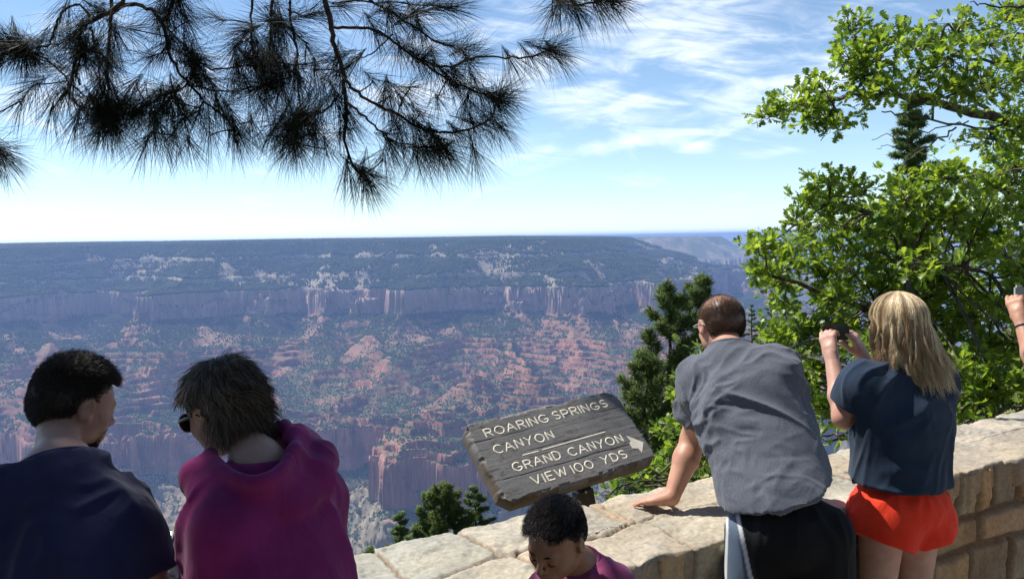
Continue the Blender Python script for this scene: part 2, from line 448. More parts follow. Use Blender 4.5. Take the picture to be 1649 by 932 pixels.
# ------------------------------------------------------------------ the forest on the far walls, too many trees to count
def far_forest():
    rr = np.random.default_rng(11)
    cols_in = len(a_in)
    r0 = int(np.searchsorted(rows, 1700)); r1 = int(np.searchsorted(rows, 5300))
    n = 1900000
    ci = rr.uniform(1, cols_in - 2, n); ri = rr.uniform(r0, r1 - 2, n)
    c0 = ci.astype(int); q0 = ri.astype(int)
    z = TZ[q0, c0]; nzv = nz[q0, c0]; D = TD[q0, c0]
    vnv = vn[q0, c0]
    dens = np.interp(z, [ZRW - 400, ZRW - 170, ZRW, -500, -420, -340, -222, -215, -20, 0], [.35, .45, .40, .48, .62, .85, .7, .95, 1.0, .8])
    keep = (nzv > 0.60) & (rr.random(n) < dens * sstep(vnv, .22, .55) * sstep(nzv, .55, .8)) & (rr.random(n) < (RR[q0, c0] / 5200.0) ** .8)
    keep &= (D < -1) * (rr.random(n) < 0.30) | (D >= -1)
    ci, ri, c0, q0 = ci[keep], ri[keep], c0[keep], q0[keep]
    fc = (ci - c0)[:, None]; fr = (ri - q0)[:, None]
    Pp = (TV[q0, c0] * (1 - fc) * (1 - fr) + TV[q0, c0 + 1] * fc * (1 - fr) + TV[q0 + 1, c0] * (1 - fc) * fr + TV[q0 + 1, c0 + 1] * fc * fr)
    m = len(Pp)
    upper = sstep(Pp[:, 2], -450, -200)
    H = rr.uniform(3.5, 8, m) * (0.75 + 0.9 * upper); R = H * rr.uniform(.24, .36, m) * (1.25 - .35 * upper)
    k = 5
    an = np.arange(k) * 2 * math.pi / k
    ph = rr.random(m) * 6.28
    ring = np.stack([np.cos(an[None] + ph[:, None]) * R[:, None], np.sin(an[None] + ph[:, None]) * R[:, None], np.full((m, k), 0) + H[:, None] * .12], -1) + Pp[:, None]
    ring[..., 2] += rr.uniform(-.08, .1, (m, k)) * H[:, None]
    mid = ring.copy(); mid[..., :2] = Pp[:, None, :2] + (ring[..., :2] - Pp[:, None, :2]) * .62; mid[..., 2] += (H * .42)[:, None]
    tip = Pp + np.stack([rr.normal(0, .2, m), rr.normal(0, .2, m), H], -1)
    V = np.concatenate([ring, mid, tip[:, None]], 1).reshape(-1, 3)
    base = (np.arange(m) * (2 * k + 1))[:, None]
    Fq = []; Ft = []
    for i in range(k):
        j = (i + 1) % k
        Fq.append(base + np.array([[i, j, k + j, k + i]])); Ft.append(base + np.array([[k + i, k + j, 2 * k]]))
    g = rr.uniform(.6, 1.35, m)[:, None]; yl = rr.random(m)[:, None]
    c = (np.array((.030, .052, .022)) * (1 - yl * .5) + np.array((.075, .085, .030)) * yl * .5) * g
    C = np.repeat(c, 2 * k + 1, 0)
    me = mesh_np('distant_forest', V, [np.concatenate(Fq), np.concatenate(Ft)], C)
    mm, t, b = new_mat('distant_conifer_foliage')
    at = t.nodes.new('ShaderNodeAttribute'); at.attribute_name = 'Col'
    t.links.new(at.outputs['Color'], b.inputs['Base Color']); b.inputs['Roughness'].default_value = .9
    b.inputs['Specular IOR Level'].default_value = .1
    o = link('distant_forest', me, mm)
    tag(o, 'dark green conifers dotting the far canyon slopes and the rim', 'forest', kind='stuff')
    print('far trees', m)
far_forest()

# ------------------------------------------------------------------ the air
def haze_box():
    lo = float(TZ.min()) - 1.0
    bm = bmesh.new(); bmesh.ops.create_cube(bm, size=1.0)
    for v in bm.verts:
        v.co.x *= 190000; v.co.y *= 190000
        v.co.z = HAZE_TOP if v.co.z > 0 else lo
    me = bpy.data.meshes.new('haze'); bm.to_mesh(me); bm.free()
    m = bpy.data.materials.new('haze'); m.use_nodes = True
    t = m.node_tree; t.nodes.clear()
    pv = t.nodes.new('ShaderNodeVolumePrincipled')
    pv.inputs['Color'].default_value = HAZE_COL; pv.inputs['Density'].default_value = HAZE_DENS
    pv.inputs['Anisotropy'].default_value = 0.15
    out = t.nodes.new('ShaderNodeOutputMaterial'); t.links.new(pv.outputs[0], out.inputs['Volume'])
    o = link('haze', me, m); tag(o, 'blue haze filling the canyon air', 'haze', kind='stuff')
HAZE_TOP = max(30.0, float(TZ[(RR < 1e9)].max()) + 3); HAZE_DENS = 0.00010; HAZE_COL = (0.36, 0.54, 1.0, 1)
print('terrain top', TZ.max(), 'low', TZ.min())
haze_box()
# ------------------------------------------------------------------ the stone parapet
T3 = np.array([WALL_T[0], WALL_T[1], 0.0]); N3 = np.array([WALL_N[0], WALL_N[1], 0.0])
def wall_pt(u, v, z):
    """u along the wall, v from the near face to the far face"""
    u = np.asarray(u, float); v = np.asarray(v, float); z = np.asarray(z, float)
    return np.stack([WALL_A[0] + u * T3[0] + v * N3[0], WALL_A[1] + u * T3[1] + v * N3[1], z + 0 * u], -1)
BACK = [-2.2, -1.5, -.865, -.555, -.275, -.045, .012, .63, 1.26, 1.95, 2.62, 3.3, 4.0, 4.8]
FRONT = [-2.2, -1.6, -.89, -.50, -.265, .015, .46, 1.02, 1.78, 2.42, 3.05, 3.7, 4.8]
SLAB_RND = np.random.default_rng(5)
TINT = SLAB_RND.uniform(-1, 1, (40, 4))
TINT[5] = (1.9, -.2, .3, -.4)                        # the narrow reddish slab
def slab_field(u, v):
    uw = u + 0.030 * fbm2(u * 5, v * 5, 3, 301) + 0.07 * (v - .25) * np.sin(u * 7)
    vw = v + 0.025 * fbm2(u * 4, v * 4, 3, 303)
    vb = 0.245 + 0.035 * np.sin(u * 3.1 + 1) + 0.02 * np.sin(u * 8)
    back = vw > vb
    ib = np.clip(np.searchsorted(BACK, uw) - 1, 0, len(BACK) - 2); jf = np.clip(np.searchsorted(FRONT, uw) - 1, 0, len(FRONT) - 2)
    B = np.array(BACK); Fr = np.array(FRONT)
    db = np.minimum(uw - B[ib], B[ib + 1] - uw); df = np.minimum(uw - Fr[jf], Fr[jf + 1] - uw)
    d = np.minimum(np.where(back, db, df), np.abs(vw - vb))
    return np.where(back, ib, 16 + jf), d
def build_wall():
    root = empty('stone_wall', tuple(wall_pt(0.8, .25, 0.0)), 'low mortared wall of pale tan stone with broad slab coping, running along the canyon edge', 'stone wall')
    U = np.arange(-2.1, 4.7, 0.0065)
    vt = np.concatenate([np.linspace(0, 1, 78)])
    uu, tt = np.meshgrid(U, vt, indexing='xy')
    ij, _ = slab_field(uu, np.where(tt > .5, WALL_W - .06, .06)); 
    rn = TINT[ij]
    vn_ = -0.012 + 0.014 * rn[..., 0] + 0.020 * fbm2(uu * 9, uu * 0, 4, 311)
    vf_ = WALL_W + 0.012 + 0.020 * TINT[ij][..., 1] + 0.030 * fbm2(uu * 7, uu * 0 + 3, 4, 313)
    vv = vn_ * (1 - tt) + vf_ * tt
    sid, d = slab_field(uu, vv)
    r = TINT[sid]
    cu = uu - np.round(uu / .5) * .5
    ledge = fbm2(uu * 6, vv * 9, 4, 321, .6)
    flake = np.floor(ledge * 5 + .8 * fbm2(uu * 24, vv * 24, 3, 323)) / 5 * 0.012
    z = WALL_H + 0.008 * r[..., 2] + 0.007 * fbm2(uu * 2, vv * 3, 3, 325) + flake * 1.0 + 0.0030 * fbm2(uu * 34, vv * 34, 4, 327) - .006 * sstep(fbm2(uu * 16, vv * 16, 4, 328), .30, .42)
    gr = sstep(d, 0.004, 0.0085 + .005 * fbm2(uu * 12, vv * 12, 2, 330))
    gd = 0.016 + 0.010 * fbm2(uu * 6, vv * 6, 3, 329)
    z = z - (1 - gr) * gd * .8
    edge = np.minimum(vv - vn_, vf_ - vv)
    z = z - 0.003 * np.exp(-(edge / .006) ** 2)
    stone = np.array((.385, .345, .28)) * (1 + .10 * r[..., 3:4]) + np.array((.06, .0, -.03)) * r[..., 0:1] * .5
    mot = fbm2(uu * 5, vv * 5, 5, 331)[..., None]
    stone = stone * (1 + .38 * mot) + np.array((.03, .01, -.02)) * fbm2(uu * 3, vv * 3, 3, 333)[..., None]
    lich = sstep(fbm2(uu * 14, vv * 14, 4, 335), .18, .42)[..., None] * .45
    stone = stone * (1 - lich) + np.array((.26, .25, .22)) * lich
    C = stone * gr[..., None] + np.array((.26, .19, .13)) * (1 - gr[..., None]) * (.7 + .4 * noise2(uu * 60, vv * 60, 3))[..., None]
    # sides of the coping slabs, chiselled, going down on both faces
    side_z = np.array([0.03, 0.06, 0.09, 0.115])
    Vt = wall_pt(uu, vv, z)
    def side(row, vbase, sgn, seed):
        out = []; cols = []
        for k, dz in enumerate(side_z):
            o = sgn * (0.010 * fbm2(U * 12, U * 0 + dz * 20, 3, seed) + (-.012 if k == 3 else .004))
            out.append(wall_pt(U, vbase + o, Vt[row, :, 2] - dz)); cols.append(C[row] * np.array((.95, .88, .78)))
        return np.stack(out), np.stack(cols)
    sn, cn = side(0, vn_[0], -1, 341); sf, cf = side(-1, vf_[-1], 1, 343)
    V = np.concatenate([sn[::-1], Vt, sf]); CC = np.concatenate([cn[::-1], C, cf])
    nr_, nc_ = V.shape[:2]; I = np.arange(nr_ * nc_).reshape(nr_, nc_)
    Fq = np.stack([I[:-1, :-1], I[:-1, 1:], I[1:, 1:], I[1:, :-1]], -1).reshape(-1, 4)
    me = mesh_np('coping_slabs', V.reshape(-1, 3), Fq, np.clip(CC, .02, .75).reshape(-1, 3))
    m, t, b = new_mat('weathered_limestone')
    at = t.nodes.new('ShaderNodeAttribute'); at.attribute_name = 'Col'
    n1_ = tex(t, 55, 6, .65); n2_ = tex(t, 260, 3, .6)
    c_ = MIX(t, 1.0, at.outputs['Color'], MIX(t, SM(t, n1_, .3, .7), (.80, .79, .78), (1.14, 1.14, 1.12)), 'MULTIPLY')
    t.links.new(c_, b.inputs['Base Color']); b.inputs['Roughness'].default_value = .88; b.inputs['Specular IOR Level'].default_value = .25
    nb = bump(t, b, n1_, .6, .0022); bump(t, b, n2_, .5, .0012, nb)
    link('coping_slabs', me, m, root, smooth=False)
    # faces
    for sgn, vb in ((-1, 0.0), (1, WALL_W)):
        U2 = np.arange(-2.1, 4.7, 0.009 if sgn < 0 else .03); Zs = np.arange(-0.25, WALL_H - 0.006, 0.009 if sgn < 0 else .03)
        if sgn > 0: Zs = np.arange(-1.2, WALL_H - .02, .03)
        ug, zg = np.meshgrid(U2, Zs, indexing='xy')
        # squared rubble: rows of blocks with wobbly joints
        zw = zg + 0.03 * fbm2(ug * 4, zg * 4, 3, 351); uw = ug + 0.03 * fbm2(ug * 5, zg * 5, 3, 353)
        hrow = np.array([-1.3, -1.1, -.9, -.7, -.5, -.28, -.08, .14, .31, .52, .67, .99])
        ir = np.clip(np.searchsorted(hrow, zw) - 1, 0, len(hrow) - 2)
        wd = 0.26 + 0.13 * ((ir * 37 % 5) / 5.0); wd = np.where(ir == len(hrow) - 2, .155, wd)
        off = (ir * 0.617) % 1.0
        q = uw / wd + off; ic = np.floor(q); jit = h3((ic).astype(int) + 500, ir, ir * 0 + 3) * .3; jit2 = h3((ic + 1).astype(int) + 500, ir, ir * 0 + 3) * .3
        fq = q - ic
        ic = np.where(fq < jit, ic - 1, ic); 
        dl = np.abs(fq - jit) * wd; dr = (1 + jit2 - fq) * wd
        dd_ = np.minimum(np.minimum(dl, dr), np.minimum(zw - hrow[ir], hrow[ir + 1] - zw))
        rid = h3(ic.astype(int) + 500, ir, ir * 0 + 11); rid2 = h3(ic.astype(int) + 500, ir, ir * 0 + 29)
        st_ = sstep(dd_, .006, .028)
        bul = st_ * (0.022 + .02 * rid) + 0.010 * fbm2(ug * 12, zg * 12, 4, 355) * st_ + 0.004 * fbm2(ug * 45, zg * 45, 3, 357)
        topfade = 1.0
        v_ = vb + sgn * (bul - .022) 
        base = np.array((.40, .31, .20))[None, None] * (.78 + .45 * rid[..., None]) + np.array((.05, -.01, -.04)) * (rid2[..., None] - .5) * 1.6
        base = base * (1 + .25 * fbm2(ug * 9, zg * 9, 4, 359)[..., None])
        strk = sstep(fbm2(ug * 16, zg * 3, 4, 361), .15, .45)[..., None] * .4
        base = base * (1 - strk) + np.array((.22, .13, .07)) * strk
        Cf = base * st_[..., None] + np.array((.20, .155, .105)) * (1 - st_[..., None])
        V = wall_pt(ug, v_, zg); nr_, nc_ = ug.shape; I = np.arange(nr_ * nc_).reshape(nr_, nc_)
        Fq = np.stack([I[:-1, :-1], I[:-1, 1:], I[1:, 1:], I[1:, :-1]], -1).reshape(-1, 4)
        if sgn > 0: Fq = Fq[:, ::-1]
        me = mesh_np('face_stones', V.reshape(-1, 3), Fq, np.clip(Cf, .02, .7).reshape(-1, 3))
        link('face_stones', me, m, root)
    # mortared core closes the wall between its faces
    bm = bmesh.new(); c8 = [wall_pt(u, v, z) for z in (-1.2, WALL_H - .045) for v in (.03, WALL_W - .03) for u in (-2.09, 4.68)]
    vs_ = [bm.verts.new(c) for c in c8]
    for f in ((0, 1, 3, 2), (4, 6, 7, 5), (0, 4, 5, 1), (2, 3, 7, 6), (0, 2, 6, 4), (1, 5, 7, 3)): bm.faces.new([vs_[i] for i in f])
    me = bpy.data.meshes.new('mortar_core'); bm.to_mesh(me); bm.free()
    link('mortar_core', me, simple('lime_mortar', (.30, .25, .19)), root)
build_wall()
# ------------------------------------------------------------------ the routed wooden sign
def tube_np(paths, radii, k=6, cap=True, flat=1.0):
    """tubes along several polylines -> V, quads, tris"""
    Vs = []; Q = []; Tn = []; off = 0
    for p, r in zip(paths, radii):
        p = np.asarray(p, float); n = len(p); r = np.broadcast_to(np.asarray(r, float), (n,))
        t = np.gradient(p, axis=0); t /= np.linalg.norm(t, axis=1, keepdims=True) + 1e-12
        up = np.array([0, 0, 1.0]) if abs(t[0][2]) < .9 else np.array([1.0, 0, 0])
        a = np.cross(t, up); a /= np.linalg.norm(a, axis=1, keepdims=True) + 1e-12; b = np.cross(t, a)
        an = np.arange(k) * 2 * math.pi / k
        ring = p[:, None] + (np.cos(an)[None, :, None] * a[:, None] + flat * np.sin(an)[None, :, None] * b[:, None]) * r[:, None, None]
        Vs.append(ring.reshape(-1, 3))
        I = off + np.arange(n * k).reshape(n, k); J = np.roll(I, -1, 1)
        Q.append(np.stack([I[:-1], J[:-1], J[1:], I[1:]], -1).reshape(-1, 4))
        off += n * k
        if cap:
            Vs.append(p[[0, -1]]); c0, c1 = off, off + 1; off += 2
            Tn.append(np.stack([np.full(k, c0), J[0], I[0]], -1)); Tn.append(np.stack([np.full(k, c1), I[-1], J[-1]], -1))
    return np.concatenate(Vs), [np.concatenate(Q)] + ([np.concatenate(Tn)] if Tn else [])
def arc(cx, cy, rx, ry, a0, a1, n=10):
    return [(cx + rx * math.cos(math.radians(a0 + (a1 - a0) * i / n)), cy + ry * math.sin(math.radians(a0 + (a1 - a0) * i / n))) for i in range(n + 1)]
GLY = {'R': [[(0, 0), (0, 1), (.35, 1)] + arc(.35, .74, .28, .26, 90, -90, 8)[1:] + [(0, .48)], [(.3, .48), (.62, 0)]],
       'O': [arc(.42, .5, .42, .5, 0, 360, 18)], 'A': [[(0, 0), (.4, 1), (.8, 0)], [(.15, .36), (.65, .36)]], 'I': [[(0, 0), (0, 1)]],
       'N': [[(0, 0), (0, 1), (.62, 0), (.62, 1)]], 'G': [arc(.42, .5, .42, .5, 50, 340, 15) + [(.80, .42), (.46, .42)]],
       'S': [arc(.32, .75, .28, .25, 40, 270, 9) + arc(.32, .25, .30, .25, 90, -140, 9)[1:]],
       'P': [[(0, 0), (0, 1), (.35, 1)] + arc(.35, .72, .28, .28, 90, -90, 8)[1:] + [(0, .44)]],
       'C': [arc(.42, .5, .42, .5, 50, 310, 14)], 'Y': [[(0, 1), (.36, .45), (.72, 1)], [(.36, .45), (.22, 0)]],
       'D': [[(0, 0), (0, 1), (.25, 1)] + arc(.25, .5, .42, .5, 90, -90, 10)[1:] + [(0, 0)]], 'V': [[(0, 1), (.36, 0), (.72, 1)]],
       'E': [[(.52, 1), (0, 1), (0, 0), (.54, 0)], [(0, .52), (.44, .52)]], 'W': [[(0, 1), (.22, 0), (.46, .85), (.70, 0), (.92, 1)]],
       '1': [[(0, 0), (0, 1)]], '0': [arc(.38, .5, .38, .5, 0, 360, 18)]}
GW = {'I': 0, '1': 0, 'O': .84, 'A': .8, 'N': .62, 'G': .82, 'S': .62, 'P': .63, 'R': .63, 'C': .72, 'Y': .72, 'D': .67, 'V': .72, 'E': .54, 'W': .92, '0': .76}
def build_sign():
    BL = np.array([-.0404, 3.4528, .6916]); yaw, tilt, roll = .5151, .8331, .0909; W, H = .9, .4233
    r = np.array([math.cos(yaw), math.sin(yaw), 0]); n0 = np.array([-math.sin(yaw), math.cos(yaw), 0]); zz_ = np.array([0, 0, 1.0])
    up = zz_ * math.cos(tilt) + n0 * math.sin(tilt)
    Rv = r * math.cos(roll) + up * math.sin(roll); Uv = -r * math.sin(roll) + up * math.cos(roll); Nv = np.cross(Rv, Uv)
    def S(s, t_, h=0.0):
        s = np.asarray(s, float)[..., None]; t_ = np.asarray(t_, float)[..., None]; h = np.asarray(h, float)[..., None]
        return BL + Rv * s + Uv * t_ + Nv * h
    foot = S(.385, .2, 0)
    root = empty('trail_sign', (float(foot[0]), float(foot[1]), -.6), 'dark grey wooden sign with cream lettering and an arrow, on a post behind the wall', 'sign')
    # board: dense face, chipped chamfer, thick body
    c = .014
    ss = np.concatenate([[-c] * 3, [-c * .5], np.linspace(0, W, 300), [W + c * .5], [W + c] * 3])
    ts = np.concatenate([[-c] * 3, [-c * .5], np.linspace(0, H, 150), [H + c * .5], [H + c] * 3])
    def lay(n): 
        d = np.zeros(n); d[:4] = [-.068, -.042, -.015, -.007]; d[-4:] = d[:4][::-1]; return d
    sg, tg = np.meshgrid(ss, ts, indexing='xy'); hs, ht = np.meshgrid(lay(len(ss)), lay(len(ts)), indexing='xy')
    h = np.minimum(hs, ht)
    e = np.minimum(np.minimum(sg, W - sg), np.minimum(tg, H - tg))
    # ragged front edge
    jag = 0.005 * fbm2(sg * 18, tg * 18, 4, 401) - 0.008 * sstep(fbm2(sg * 9, tg * 9, 3, 403), .12, .3)
    fr = sstep(h, -.03, -.004)
    ed = np.exp(-(np.maximum(e, 0) / .008) ** 2) * fr
    sx = np.where(sg < .1, 1, np.where(sg > W - .1, -1, 0)); tx = np.where(tg < .06, 1, np.where(tg > H - .06, -1, 0))
    s2 = sg - sx * jag * ed * (np.minimum(sg, W - sg) < .012); t2 = tg - tx * jag * ed * (np.minimum(tg, H - tg) < .012)
    # clipped and rounded corners
    for (cs, ct, ds, dt, k) in ((0, 0, 1, 1, .022), (W, 0, -1, 1, .022), (0, H, 1, -1, .012), (W, H, -1, -1, .034)):
        a = (s2 - cs) * ds; b_ = (t2 - ct) * dt
        q = k - (a + b_); m_ = q > 0
        s2 = np.where(m_, s2 + ds * q * .5, s2); t2 = np.where(m_, t2 + dt * q * .5, t2)
    t_seam = [.105, .215, .322]
    seam = sum(np.exp(-((tg + .004 * fbm2(sg * 5, sg * 0 + k, 3, 405 + k) - ts_) / .0016) ** 2) * sstep(fbm2(sg * 6, sg * 0 + 3 * k, 2, 411 + k), -.45, .0) for k, ts_ in enumerate(t_seam))
    crk = sstep(fbm2(sg * 9 , tg * 150, 3, 421) , .36, .5)
    h = h - fr * (seam * .003 + crk * .0008) + fr * .0004 * fbm2(sg * 12, tg * 60, 3, 423) 
    h = np.where(e < .008, h - fr * .006 * sstep(fbm2(sg * 30, tg * 30, 3, 425), .0, .3), h)
    V = S(s2, t2, h)
    grain = fbm2(sg * 5, tg * 90, 4, 431)
    col_ = np.array((.165, .160, .152)) * (1 + .22 * grain[..., None] + .2 * fbm2(sg * 4, tg * 6, 3, 437)[..., None])
    bare = sstep(fbm2(sg * 22, tg * 50, 4, 433), .34, .5)
    bare = np.maximum(bare * .6, sstep(-e, -.004, .006) * sstep(fbm2(sg * 12, tg * 12, 3, 435), -.25, .1) * .9)
    bare = np.maximum(bare, sstep(-h, .02, .06))
    woodc = np.where((h < -.02)[..., None], np.array((.16, .125, .10)), np.array((.10, .07, .05)))
    col_ = col_ * (1 - bare[..., None]) + woodc * bare[..., None]
    col_ = col_ * (1 - .75 * np.clip(np.maximum(seam, crk * .5), 0, 1) * fr)[..., None]
    nr_, nc_ = sg.shape; I = np.arange(nr_ * nc_).reshape(nr_, nc_)
    Fq = np.stack([I[:-1, :-1], I[:-1, 1:], I[1:, 1:], I[1:, :-1]], -1).reshape(-1, 4)
    bk = np.array([I[0, 0], I[-1, 0], I[-1, -1], I[0, -1]])[None]
    me = mesh_np('board', V.reshape(-1, 3), [Fq, bk], np.clip(col_, .01, .7).reshape(-1, 3))
    m, t, b = new_mat('weathered_painted_wood')
    at = t.nodes.new('ShaderNodeAttribute'); at.attribute_name = 'Col'
    n1_ = tex(t, 90, 5, .6)
    t.links.new(MIX(t, 1.0, at.outputs['Color'], MIX(t, SM(t, n1_, .3, .7), (.85, .85, .85), (1.12, 1.12, 1.12)), 'MULTIPLY'), b.inputs['Base Color'])
    b.inputs['Roughness'].default_value = .62; b.inputs['Specular IOR Level'].default_value = .35; bump(t, b, n1_, .5, .0015)
    link('board', me, m, root)
    # lettering
    hh = .043; sw = .0041
    rows_ = [('ROARING', .074, .437, .338), ('SPRINGS', .474, .815, .340), ('CANYON', .074, .410, .242), ('GRAND', .118, .386, .130),
             ('CANYON', .438, .772, .128), ('VIEW', .173, .368, .040), ('100', .404, .525, .040), ('YDS', .584, .735, .040)]
    cm_, t, b = new_mat('cream_sign_paint')
    nz_ = tex(t, 130, 6, .7)
    t.links.new(MIX(t, SM(t, nz_, .60, .70), (.74, .69, .55), (.26, .17, .10)), b.inputs['Base Color']); b.inputs['Roughness'].default_value = .7
    rj = random.Random(3)
    def strokes(name, paths, rad, parent=root):
        P3 = []; R3 = []
        for p in paths:
            q = np.array(p, float)
            # resample finely so the stroke can wobble
            seg = np.r_[0, np.cumsum(np.hypot(*np.diff(q, axis=0).T))]; n = max(3, int(seg[-1] / .003))
            s_ = np.linspace(0, seg[-1], n); q = np.stack([np.interp(s_, seg, q[:, 0]), np.interp(s_, seg, q[:, 1])], 1)
            q += 0.0007 * np.stack([fbm2(q[:, 0] * 150, q[:, 1] * 150, 2, 441), fbm2(q[:, 0] * 150, q[:, 1] * 150, 2, 443)], 1)
            # flat ribbon body
            P3.append(q); R3.append(rad * (1 + .25 * fbm2(q[:, 0] * 90, q[:, 1] * 90, 2, 445)))
        Vs = []; Fs = []; o = 0
        for q, rr in zip(P3, R3):
            tg_ = np.gradient(q, axis=0); tg_ /= np.linalg.norm(tg_, axis=1, keepdims=True) + 1e-9; nn_ = np.stack([-tg_[:, 1], tg_[:, 0]], 1)
            q2 = np.concatenate([q[:1] - tg_[:1] * rad * .7, q, q[-1:] + tg_[-1:] * rad * .7]); nn2 = np.concatenate([nn_[:1], nn_, nn_[-1:]]); rr2 = np.r_[rr[0] * .5, rr, rr[-1] * .5]
            n = len(q2)
            Lf = q2 + nn2 * rr2[:, None]; Rt = q2 - nn2 * rr2[:, None]
            hC = .0006
            pts = np.stack([S(Lf[:, 0], Lf[:, 1], np.full(n, -.002)), S(Lf[:, 0], Lf[:, 1], np.full(n, hC)), S(q2[:, 0], q2[:, 1], np.full(n, hC + .0008)), S(Rt[:, 0], Rt[:, 1], np.full(n, hC)), S(Rt[:, 0], Rt[:, 1], np.full(n, -.002))], 1)
            I_ = o + np.arange(n * 5).reshape(n, 5); Vs.append(pts.reshape(-1, 3)); Fs.append(np.stack([I_[:-1, :-1], I_[1:, :-1], I_[1:, 1:], I_[:-1, 1:]], -1).reshape(-1, 4)); o += n * 5
        link(name, mesh_np(name, np.concatenate(Vs), np.concatenate(Fs)), cm_, root)
    for txt, x0, x1, y0 in rows_:
        gap = .30
        tw = sum(GW[ch] for ch in txt) + gap * (len(txt) - 1)
        k = (x1 - x0) / tw; x = x0; pp = []
        for ch in txt:
            jx, jy, sc_ = rj.uniform(-.001, .001), rj.uniform(-.0015, .0015), rj.uniform(.95, 1.03)
            for stv in GLY[ch]: pp.append([(x + px_ * k + jx, y0 + py_ * hh * sc_ + jy) for px_, py_ in stv])
            x += (GW[ch] + gap) * k
        strokes('lettering', pp, sw)
    strokes('divider_line', [[(.20, .199), (.288, .199)], [(.312, .200), (.70, .205)]], .0032)
    # arrow
    arr = [(.803, .156), (.876, .094), (.829, .042), (.824, .069), (.792, .080), (.795, .112), (.809, .119)]
    top = S(np.array([a for a, _ in arr]), np.array([q for _, q in arr]), np.full(len(arr), .0014)); bot = S(np.array([a for a, _ in arr]), np.array([q for _, q in arr]), np.full(len(arr), -.002))
    n = len(arr); bm = bmesh.new(); vt_ = [bm.verts.new(p) for p in top]; vb_ = [bm.verts.new(p) for p in bot]
    bm.faces.new(vt_)
    for i in range(n): bm.faces.new([vb_[i], vb_[(i + 1) % n], vt_[(i + 1) % n], vt_[i]])
    bmesh.ops.recalc_face_normals(bm, faces=bm.faces)
    me = bpy.data.meshes.new('arrow'); bm.to_mesh(me); bm.free(); link('arrow', me, cm_, root)
    # post: a flat dark metal bar bent towards the ground, and bolts
    def bar(name, a, b_, w, d_, mat_, wdir=r):
        a = np.array(a, float); b_ = np.array(b_, float); t_ = (b_ - a) / np.linalg.norm(b_ - a); wv = wdir - t_ * (wdir @ t_); wv /= np.linalg.norm(wv); dv_ = np.cross(t_, wv)
        bm = bmesh.new(); vs_ = [bm.verts.new(p + sx_ * wv * w / 2 + sy_ * dv_ * d_ / 2) for p in (a, b_) for sx_, sy_ in ((-1, -1), (1, -1), (1, 1), (-1, 1))]
        for f in ((0, 3, 2, 1), (4, 5, 6, 7), (0, 1, 5, 4), (1, 2, 6, 5), (2, 3, 7, 6), (3, 0, 4, 7)): bm.faces.new([vs_[i] for i in f])
        bmesh.ops.bevel(bm, geom=list(bm.edges), offset=.002, segments=2, affect='EDGES')
        me = bpy.data.meshes.new(name); bm.to_mesh(me); bm.free(); return link(name, me, mat_, root)
    dm = simple('dark_brown_metal', (.025, .020, .016), (.04, .03, .022), 20, .5, .0008)
    a0 = S(.465, .30, -.078); a1 = S(.465, -.02, -.082)
    bar('mounting_plate', a0, a1, .075, .014, dm, Rv)
    a2 = S(.385, -.05, -.10)
    bar('post', S(.465, -.008, -.098), np.array([a2[0] + .27, a2[1] + .06, -.6]), .095, .05, dm, Rv)
    V, Fb = tube_np([[S(.46, -.03, -.07), S(.46, -.034, -.078)]], [.006], 8); link('bolt', mesh_np('bolt', V, Fb), simple('pale_bolt', (.5, .5, .48), rough=.4), root)
build_sign()
# ------------------------------------------------------------------ vegetation
def unit(v): return v / (np.linalg.norm(v, axis=-1, keepdims=True) + 1e-9)
def rnd_dirs(n, rg): return unit(rg.normal(size=(n, 3)))
def needle_mesh(C, Dn, n, L_, w, spread, rg, droop=.06, back=.07, cvar=None):
    """C, Dn: tuft centres and outward directions; n needles for each"""
    m = len(C); C = np.repeat(C, n, 0); D = np.repeat(Dn, n, 0); N_ = m * n
    d = unit(D * (1.0 - spread) + rnd_dirs(N_, rg) * (0.45 + spread) * rg.uniform(.3, 1.0, (N_, 1)))
    st = C - D * rg.uniform(0, back, (N_, 1)) + rnd_dirs(N_, rg) * .006
    l = L_ * rg.uniform(.65, 1.1, (N_, 1))
    side = unit(np.cross(d, rnd_dirs(N_, rg))); s2 = np.cross(d, side)
    p1 = st + d * l * .5; p2 = st + d * l + np.array([0, 0, -1.0]) * droop * l + side * l * rg.normal(0, .06, (N_, 1))
    a = np.arange(3) * 2.0944
    off = (np.cos(a)[None, :, None] * side[:, None] + np.sin(a)[None, :, None] * s2[:, None]) * w / 2
    V = np.concatenate([st[:, None] + off * .7, p1[:, None] + off, p2[:, None]], 1)
    b = (np.arange(N_) * 7)[:, None]
    Q = np.concatenate([b + np.array([[i, (i + 1) % 3, 3 + (i + 1) % 3, 3 + i]]) for i in range(3)])
    T = np.concatenate([b + np.array([[3 + i, 3 + (i + 1) % 3, 6]]) for i in range(3)])
    g = rg.uniform(.6, 1.3, (N_, 1)); y = rg.random((N_, 1)) ** 2
    c = (np.array((.045, .080, .025)) * (1 - y) + np.array((.10, .13, .035)) * y) * g
    return V.reshape(-1, 3), Q, T, np.repeat(c, 7, 0)
